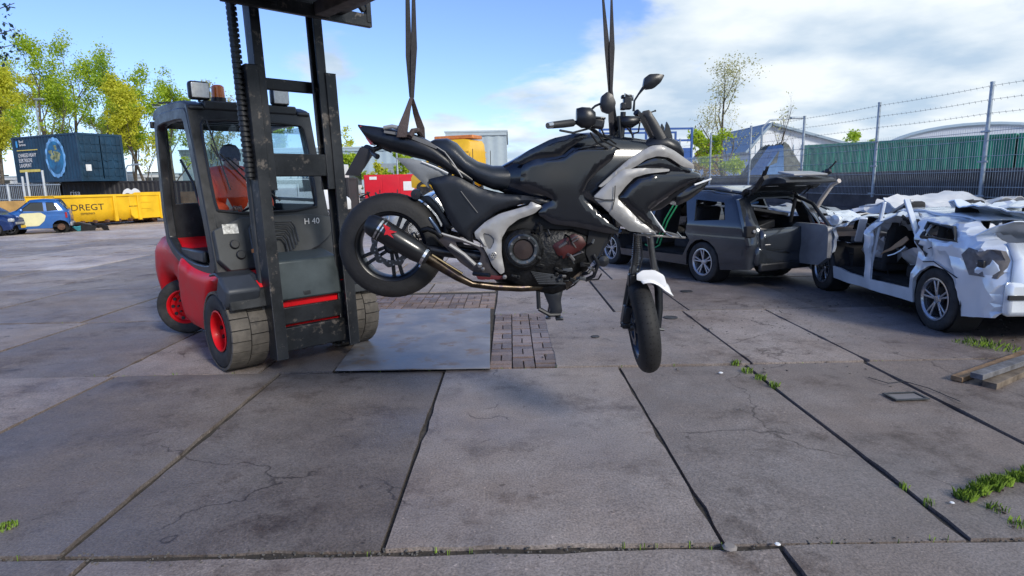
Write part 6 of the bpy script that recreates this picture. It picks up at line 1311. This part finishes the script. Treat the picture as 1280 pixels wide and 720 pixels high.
lamp(214, 52, 139, 'lamp mast with floodlights just left of the forklift roof', 0, True); lamp(949, 34, 166, 'curved-arm street lamp beyond the fence by the white gabled building', 1.6)

# ------------------------------------------------------------------ middle background
HALL = mat('hall_blue', (.36, .46, .52), .5, .1, var=.06, vscale=.3); HALL2 = mat('hall_grey', (.42, .50, .54), .5, var=.05)
def hall(name, label, x0, x1, y0, y1, H, m, door=True, ribs=True, z=0):
    t = thing(name, label, 'building', ((x0+x1)/2, (y0+y1)/2, z), 0); w = x1-x0; dp = y1-y0
    mb = MB(); n = max(4, int(w/.9)); 
    for y, q in ((-dp/2, -1), (dp/2, 1)): corrug(mb, -w/2, w/2, y, 0, H, .05, .9, ny=q)
    for x in (-w/2, w/2): mb.add([(x, -dp/2, 0), (x, dp/2, 0), (x, dp/2, H), (x, -dp/2, H)], [(0, 1, 2, 3)])
    obj('wall', mb, m, t, ang=20); mb = MB(); mb.box((0, 0, H+.06), (w+.3, dp+.3, .14)); rf = obj('roof', mb, HALL2, t)
    mb = MB(); mb.box((0, -dp/2-.06, H-.15), (w+.1, .08, .34)); obj('fascia', mb, m, rf)
    if door:
        for k in range(max(1, int(w/9))):
            mb = MB(); mb.box((-w/2+4+k*9, -dp/2-.05, 1.9), (3.6, .08, 3.8)); dr = obj('roller_door', mb, mat('door_grey', (.25, .3, .33), .5), t, bev=.01)
            for j in range(8): mb = MB(); mb.box((-w/2+4+k*9, -dp/2-.10, .3+j*.46), (3.5, .03, .40)); obj('door_slat', mb, MATS['door_grey'], dr)
            mb = MB(); mb.box((-w/2+7.6+k*9, -dp/2-.05, 3.2), (1.6, .06, 1.0)); wn = obj('window', mb, DGLASS, t); mb = MB(); mb.box((-w/2+7.6+k*9, -dp/2-.08, 3.2), (.05, .04, 1.0)); obj('glazing_bar', mb, WHITE, wn)
    return t
xa = at(230, 64)[0]; xb = at(560, 64)[0]; hall('warehouse', 'long pale blue warehouse across the far side of the yard', xa, xb, 64, 84, CAM_H+(229-184)*64/F_PX, HALL)
xa = at(560, 58)[0]; xb = at(634, 58)[0]; hall('warehouse', 'taller grey-blue warehouse behind the yellow van', xa, xb, 58, 78, CAM_H+(229-168)*58/F_PX, mat('hall_pale', (.38, .45, .48), .5, var=.05), door=False)
xa = at(-260, 75)[0]; xb = at(225, 75)[0]; hall('warehouse', 'low white warehouse far behind the trees on the left', xa, xb, 75, 90, 3.4, mat('hall_white', (.6, .62, .62), .5, var=.05))
xa = at(640, 90)[0]; xb = at(1000, 90)[0]; hall('warehouse', 'distant low grey hall behind the motorcycle', xa, xb, 90, 105, 4.6, HALL2, door=False)
for px, d, top, lk, n, lab in ((428, 72, 168, 'yellow', 3500, 'yellow-green tree top showing over the blue warehouse'), (440, 48, 196, 'spring', 5000, 'rounded yellow-green bush left of the red cabinet'), (498, 50, 196, 'spring', 6000, 'yellow-green bush behind the red cabinet'), (470, 54, 206, 'yellow', 3000, 'small yellow bush between the two larger ones')):
    x, y, _ = at(px, d); Ht = CAM_H+(231-top)*d/F_PX; tree('bush' if d < 60 else 'tree', lab, x, y, Ht, Ht*.62, lk, n, int(px), .12, clear=.05, up=.8, cat='bush' if d < 60 else 'tree', levels=3)
lamp(498, 47, 186, 'thin white pole standing behind the red cabinet', 0)
# red generator cabinet
x, y, _ = at(491, 44); RC = thing('generator_cabinet', 'bright red steel generator cabinet with white notice beyond the rear wheel', 'cabinet', (x, y, 0), rad(2))
RR = mat('cabinet_red', (.62, .01, .025), .4, var=.06, coat=.2); mb = MB(); mb.box((0, 0, 1.30), (3.7, 1.6, 2.1)); obj('body', mb, RR, RC, bev=.03)
for k in range(3): mb = MB(); mb.box((-1.22+k*1.22, -.81, 1.30), (1.16, .03, 1.9)); dd_ = obj('door', mb, RR, RC, bev=.008); mb = MB(); mb.box((-1.22+k*1.22+.45, -.84, 1.2), (.06, .04, .22)); obj('handle', mb, STEEL, dd_)
mb = MB(); mb.box((1.25, -.835, 1.55), (.75, .02, .62)); obj('notice', mb, WHITE, RC); mb = MB(); mb.box((-1.2, -.835, 2.12), (.5, .02, .2)); obj('notice', mb, WHITE, RC); mb = MB(); mb.box((0, 0, .14), (3.5, 1.4, .26)); obj('skid', mb, STEEL, RC)
# simple commercial vehicles
def tyre_set(t, xs, W, R=.42, rim=SILVER):
    for x in xs:
        for s in (-1, 1): wheel_parts(t, (x, s*(W/2-.16), R), R, .26, R*.6, rim, 'bar', spokes=6, side=s)
VY = mat('van_yellow', (.80, .46, .012), .35, var=.06, coat=.4)
def van(t, m, L=5.2, W=1.95, H=2.5, z=0.0, bar=None, tm=DGLASS):
    P = chaikin([(L/2, .35), (L/2+.02, .95), (L/2-.45, 1.25), (L/2-1.25, 2.05), (L/2-1.7, H), (-L/2+.15, H+.02), (-L/2, H-.2), (-L/2, .35)], 1, r=.15)
    mb = MB(); hw = W/2
    mb.sheet(P, [], .3, lambda x, zz, d: (x, -(hw-.16*max(0, zz-1.1)**1.3*.6-.10*max(0, 1-d/.12)**2), zz+z), lambda x, zz, d: (x, (hw-.16*max(0, zz-1.1)**1.3*.6-.10*max(0, 1-d/.12)**2), zz+z)); obj('body', mb, m, t, ang=40)
    for s in (-1, 1):
        mb = MB(); mb.prism([(L/2-.75, 1.30), (L/2-1.35, 1.95), (L/2-2.05, 1.95), (L/2-2.05, 1.30)], s*(hw-.06), s*(hw-.02), Matrix.Translation((0, 0, z))); obj('side_window', mb, tm, t)
        mb = MB(); mb.box((L/2-2.15, s*(hw-.02), 1.2+z), (.02, .03, 1.5)); mb.box((L/2-3.3, s*(hw-.03), 1.3+z), (.02, .03, 1.6)); obj('door_gap', mb, BLACK, t)
        for k in range(3): mb = MB(); mb.box((-.7, s*(hw-.085), 1.45+z+.28*k), (L*.55, .03, .035)); obj('body_rib', mb, m, t)
    mb = MB(); mb.bar((L/2-.52, 0, 1.36+z), (L/2-1.18, 0, 2.02+z), W-.5, .06); obj('windscreen', mb, tm, t)
def vthing(name, lab, cat, px, d, rz): x, y, _ = at(px, d); return thing(name, lab, cat, (x, y, 0), rz)
YT = vthing('recovery_truck', 'yellow flatbed recovery truck in the middle of the yard background', 'truck', 642, 30.5, rad(6))
mb = MB(); mb.box((0, 0, .95), (7.6, 2.3, .22)); mb.box((0, 0, .70), (7.2, .9, .25)); obj('flatbed', mb, VY, YT, bev=.02)
mb = MB(); mb.box((4.6, 0, 1.45), (1.5, 2.2, 2.0)); cb_ = obj('cab', mb, VY, YT, bev=.12); mb = MB(); mb.box((5.36, 0, 1.95), (.04, 1.9, .8)); obj('windscreen', mb, DGLASS, cb_); tyre_set(YT, (3.9, -1.7, -2.7), 2.3, .45)
mb = MB(); mb.box((4.4, 0, 2.56), (.35, 1.5, .14)); obj('light_bar', mb, MATS['amber'], YT, bev=.03)
YV = vthing('van', 'yellow high-roof van with long amber roof bar standing on the flatbed', 'van', 562, 29.5, rad(157)); van(YV, VY, 3.1, 1.95, 2.55, 1.06)
for s_ in (-1, 1):
    for x in (.85, -.95): mb = MB(); mb.lathe([(.22, s_*.98), (.36, s_*.985), (.40, s_*.95), (.40, s_*.75)], 20, Matrix.Translation((x, 0, 1.42))); mb.lathe([(.001, s_*.94), (.24, s_*.97)], 20, Matrix.Translation((x, 0, 1.42))); obj('wheel', mb, RUBBER, YV)
mb = MB(); mb.box((-.55, 0, 3.74), (2.0, 1.0, .16)); obj('roof_bar', mb, mat('amber_bar', (.65, .22, .06), .35, var=.25, vscale=6), YV, bev=.03)
mb = MB(); mb.box((1.0, -1.15, 2.3), (.12, .25, .3)); obj('mirror', mb, BLACK, YV, bev=.03)
WT1 = vthing('lorry', 'white lorry with blue badge parked left of the red cabinet', 'lorry', 405, 46, rad(-12))
mb = MB(); mb.box((1.6, 0, 1.65), (1.9, 2.3, 2.3)); cb_ = obj('cab', mb, WHITE, WT1, bev=.12); mb = MB(); mb.box((1.5, -1.17, 2.1), (1.0, .04, .75)); obj('side_window', mb, DGLASS, cb_); mb = MB(); mb.box((2.57, 0, 2.1), (.04, 2.0, .8)); obj('windscreen', mb, DGLASS, cb_)
mb = MB(); mb.lathe([(.001, 0), (.42, 0), (.42, .02)], 20, Matrix.Translation((2.1, -1.18, 1.4))); obj('badge', mb, mat('badge_blue', (.05, .3, .5), .4), cb_)
mb = MB(); mb.box((-1.6, 0, .95), (4.6, 2.3, .2)); obj('loading_bed', mb, STEEL, WT1); tyre_set(WT1, (1.5, -2.2), 2.3, .45)
WT2 = vthing('box_trailer', 'white box trailer with arc logo and dark lettering seen through the forklift windscreen', 'trailer', 366, 37, rad(-4))
mb = MB(); mb.box((0, 0, 1.85), (6.2, 2.3, 2.1)); obj('box_body', mb, WHITE, WT2, bev=.03); mb = MB(); mb.box((0, 0, .70), (6.0, 1.2, .2)); obj('chassis', mb, STEEL, WT2); tyre_set(WT2, (-1.9, -.9), 2.3, .42)
text('lettering', 'oc)', .8, mat('letter_blue', (.03, .12, .22), .5), WT2, MXZ(-1.7, -1.165, 1.7), .006); text('lettering', 'Dat', .8, MATS['letter_blue'], WT2, MXZ(.35, -1.165, 1.9), .006)
WV = vthing('van', 'small white van parked before the lettered white trailer', 'van', 384, 32, rad(-6)); van(WV, WHITE, 4.0, 1.7, 1.75); tyre_set(WV, (1.25, -1.25), 1.75, .30)
WC = vthing('van', 'white van beyond the right mast rail of the forklift', 'van', 402, 38, rad(0)); van(WC, WHITE, 4.2, 1.7, 1.6); tyre_set(WC, (1.3, -1.3), 1.75, .30)
# trailers with scrap
for k, (px, d, lab, rz) in enumerate([(448, 40, 'flat trailer loaded with scrap metal left of the red cabinet', .1), (430, 46, 'second flat trailer carrying beams by the white lorry', -.05)]):
    t = vthing('flat_trailer', lab, 'trailer', px, d, rz); mb = MB(); mb.box((0, 0, .72), (4.4, 2.0, .14)); obj('bed', mb, STEEL, t, bev=.01)
    for x in (-.5, .5):
        for s in (-1, 1): wheel_parts(t, (x, s*.98, .32), .32, .18, .2, SILVER, 'bar', spokes=5, side=s)
    mb = MB(); mb.bar((2.2, 0, .7), (3.3, 0, .55), .10, .10); obj('drawbar', mb, STEEL, t)
    r = random.Random(k+4)
    for j in range(9):
        mb = MB(); c = Vector((r.uniform(-1.8, 1.8), r.uniform(-.7, .7), .95+r.random()*.35)); dv = Vector((r.uniform(-1, 1), r.uniform(-.3, .3), r.uniform(-.2, .25))); mb.bar(c-dv, c+dv, .10, .08); o = obj('scrap_beam', mb, r.choice([STEEL, ALU, MATS['rust_brown'], WHITE]), None); o.location = t.location; o.rotation_euler = (0, 0, rz); tag(o, ['steel beams piled on the flat trailer by the red cabinet', 'steel beams piled on the trailer by the white lorry'][k], 'beam', ['scrap on the trailer by the red cabinet', 'scrap on the trailer by the lorry'][k])
# grey car front seen under the tail of the motorcycle
GC = vthing('hatchback', 'pale grey car seen between the rear wheel and the seat of the motorcycle', 'car', 556, 20, rad(-160))
car(GC, HT, .85, [1.2, -1.2], .36, .24, .92, {}, [[(.82, .98), (.30, 1.34), (-.05, 1.36), (-.05, .96)], [(-.12, .96), (-.12, 1.36), (-.85, 1.34), (-1.0, 1.0)]], [('bonnet', 1, 3, WS), ('windscreen', 3, 4, DGLASS), ('roof', 4, 7, WS), ('rear_window', 7, 8, DGLASS), ('tailgate', 8, 9, WS), ('front_panel', 0, 1, WS)], WS, R=.30, edge=.09)
# blue drop-side truck behind the nose
BT_M = mat('truck_blue', (.003, .07, .30), .5, var=.12, coat=.2); x, y, _ = at(798, 30); BTK = thing('dropside_truck', 'bright blue high-sided truck body with open top rails behind the motorcycle nose', 'truck', (x, y, 0), rad(4))
mb = MB(); mb.box((0, 0, 1.15), (4.4, 2.3, .22)); mb.box((0, 0, .85), (4.8, .9, .3)); obj('chassis', mb, STEEL, BTK)
for s in (-1, 1):
    for k in range(4): mb = MB(); mb.box((-1.62+k*1.08, s*1.12, 2.20), (1.03, .06, 1.75)); obj('side_board', mb, BT_M, BTK, bev=.01)
    for z in (3.42, 3.95): mb = MB(); mb.box((0, s*1.12, z), (4.4, .06, .09)); obj('top_rail', mb, BT_M, BTK)
    for k in range(5): mb = MB(); mb.box((-2.16+k*1.08, s*1.13, 2.62), (.09, .09, 2.75)); obj('stanchion', mb, BT_M, BTK)
for x_ in (-2.18, 2.18): mb = MB(); mb.box((x_, 0, 2.2), (.06, 2.2, 1.75)); obj('end_board', mb, BT_M, BTK)
tyre_set(BTK, (1.3, -1.3), 2.3, .45)
mb = MB(); mb.box((-3.2, 0, 1.7), (1.5, 2.2, 2.2)); cb_ = obj('cab', mb, BT_M, BTK, bev=.12); mb = MB(); mb.box((-3.2, -1.12, 2.15), (.9, .04, .7)); obj('side_window', mb, DGLASS, cb_)
YB = vthing('excavator', 'yellow machine cab glimpsed behind the handlebar', 'machine', 752, 42, 0); mb = MB(); mb.box((0, 0, 2.6), (1.6, 1.6, 2.4)); obj('cab', mb, VY, YB, bev=.1); mb = MB(); mb.box((0, 0, 1.0), (2.6, 2.0, .9)); obj('body', mb, VY, YB, bev=.08); mb = MB(); mb.box((0, 0, .3), (2.9, 2.3, .5)); obj('tracks', mb, RUBBER, YB, bev=.15); mb = MB(); mb.box((0, -.82, 2.9), (1.3, .04, 1.2)); obj('window', mb, DGLASS, YB)

# ------------------------------------------------------------------ beyond the fence on the right
for k, (pa, pb, lab) in enumerate([(1046, 0, 'green container row, left unit, behind the fence'), (0, 0, 'green container row, middle unit, behind the fence'), (0, 0, 'green container row, right unit, behind the fence')]):
    a = Vector((11.6, 23.5)); dd2 = Vector((.66, -.75)).normalized()*6.1; c = a+dd2*(k+.5); container('shipping_container', lab, (c.x, c.y, 0.0), math.atan2(dd2.y, dd2.x), 6.04, 2.4, 2.78, GRNC, doors=False)
mb = MB(); W_, L_, n = 12, 20, 18
P = [(W_/2*math.cos(PI-PI*k/n*1.0), 2.9+2.0*math.sin(PI*k/n)) for k in range(n+1)]
AH = thing('arched_hall', 'low hall with white arched roof behind the green containers', 'building', (31.6, 42, 0), rad(-25)); mb.prism([(-W_/2, 0)]+P+[(W_/2, 0)], 0, L_); obj('shell', mb, mat('hall_white2', (.62, .66, .70), .4, var=.04), AH, ang=60)
mb = MB(); mb.tube([(x, -.05, z) for x, z in P], .14, 6); obj('roof_edge', mb, HALL, AH); mb = MB(); mb.box((0, -.06, 1.4), (4, .1, 2.8)); obj('roller_door', mb, MATS['door_grey'], AH)
# white gabled building
g0 = at(935, 44)[0]; g1 = at(1090, 44)[0]; gw2 = (g1-g0)/2; zr = CAM_H+(222-160)*44/F_PX; ze = CAM_H+(222-190)*44/F_PX
GB = thing('gabled_building', 'white gabled building with blue-grey windows beyond the fence', 'building', ((g0+g1)/2, 44, 0), 0); WB_ = mat('render_white', (.66, .70, .74), .6, var=.04)
mb = MB(); mb.prism([(-gw2, 0), (-gw2, ze), (-gw2*.7, zr), (gw2, ze-.2), (gw2, 0)], 0, 12); obj('wall', mb, WB_, GB)
mb = MB(); mb.bar((-gw2-.4, 6, ze-.1), (-gw2*.7, 6, zr+.12), 12.8, .16, up=(0, 0, 1)); mb.bar((-gw2*.7, 6, zr+.12), (gw2+.5, 6, ze-.35), 12.8, .16); obj('roof', mb, mat('roof_blue', (.25, .33, .40), .5), GB)
for k in range(16): mb = MB(); mb.box((-gw2+.4+k*(2*gw2-.8)/15, -.02, ze-.7), (.03, .03, 2.2)); obj('board_joint', mb, HALL, GB)
for k, x_ in enumerate((-.2, 1.7, 3.2)):
    mb = MB(); mb.box((x_, -.05, 1.9), (1.15, .08, 1.7)); fr_ = obj('window', mb, WHITE, GB, bev=.01); mb = MB(); mb.box((x_, -.10, 1.9), (1.0, .04, 1.55)); obj('pane', mb, mat('pane_blue', (.12, .22, .34), .15, coat=.5), fr_)
# mound with tarpaulin
mo = ground_at(950, 246); MD = MB(); MD.sheet([(-2.2, -2), (-2.2, 2), (2.4, 2), (2.4, -2)], [], .25, lambda x, y, d: Vector((x, y, 3.3*max(0, 1-abs(x*.9-.5)/2.1)*min(1, (2-abs(y))/.5)+.12*noise.noise(Vector((x*2, y*2, 1))))), lambda x, y, d: Vector((x, y, 0)))
mx_, my_, _ = at(950, 31); md = obj('rubble_mound', MD, mat('mound_grey', (.11, .12, .11), .9, var=.4, vscale=5, bump=.6, bscale=10), ang=20); md.location = (mx_, my_, 0); tag(md, 'steep grey rubble mound beyond the far end of the fence', 'mound')
mb = MB(); mb.sheet([(-1.9, -1.8), (-1.9, 0), (.4, .2), (.4, -1.8)], [], .3, lambda x, y, d: Vector((x, y, .10+3.3*max(0, 1-abs(x*.9-.5)/2.1)*min(1, (2-abs(y))/.5))), lambda x, y, d: Vector((x, y, .05+3.3*max(0, 1-abs(x*.9-.5)/2.1)*min(1, (2-abs(y))/.5)))); o = obj('tarpaulin', mb, mat('tarp_blue', (.10, .22, .42), .5)); o.location = (mx_, my_, 0); tag(o, 'blue tarpaulin draped over the left slope of the rubble mound', 'tarpaulin')
x, y, _ = at(902, 38); tree('birch_tree', 'tall airy birch tree beyond the fence, sparse yellowish leaves', x, y, CAM_H+(224-94)*38/F_PX, 3.0, 'grey', 3400, 91, .06, up=.9, clear=.12, weep=.5)
x, y, _ = at(915, 36); tree('tree', 'low yellow-green tree at the foot of the birch', x, y, 4.6, 2.4, 'spring', 3500, 92, .10, clear=.1)
x, y, _ = at(880, 40); tree('bush', 'rust-yellow bush left of the birch', x, y, 3.6, 2.6, 'rusty', 3500, 93, .10, clear=.05, cat='bush', levels=3)
x, y, _ = at(972, 30); tree('tree', 'bare leafless tree in front of the white gabled building', x, y, CAM_H+(222-140)*30/F_PX, 1.5, 'grey', 120, 94, .06, clear=.08, up=1.1)
for px, d, H, lab in ((1052, 50, 4.6, 'green treetop over the right end of the gabled building'), (1090, 52, 4.2, 'yellow-green treetop left of the green containers')):
    x, y, _ = at(px, d); tree('tree', lab, x, y, H, 2.4, 'spring', 3000, int(px), .12, clear=.1, levels=3)

# ------------------------------------------------------------------ nothing stands behind the camera; near slabs are only coloured darker
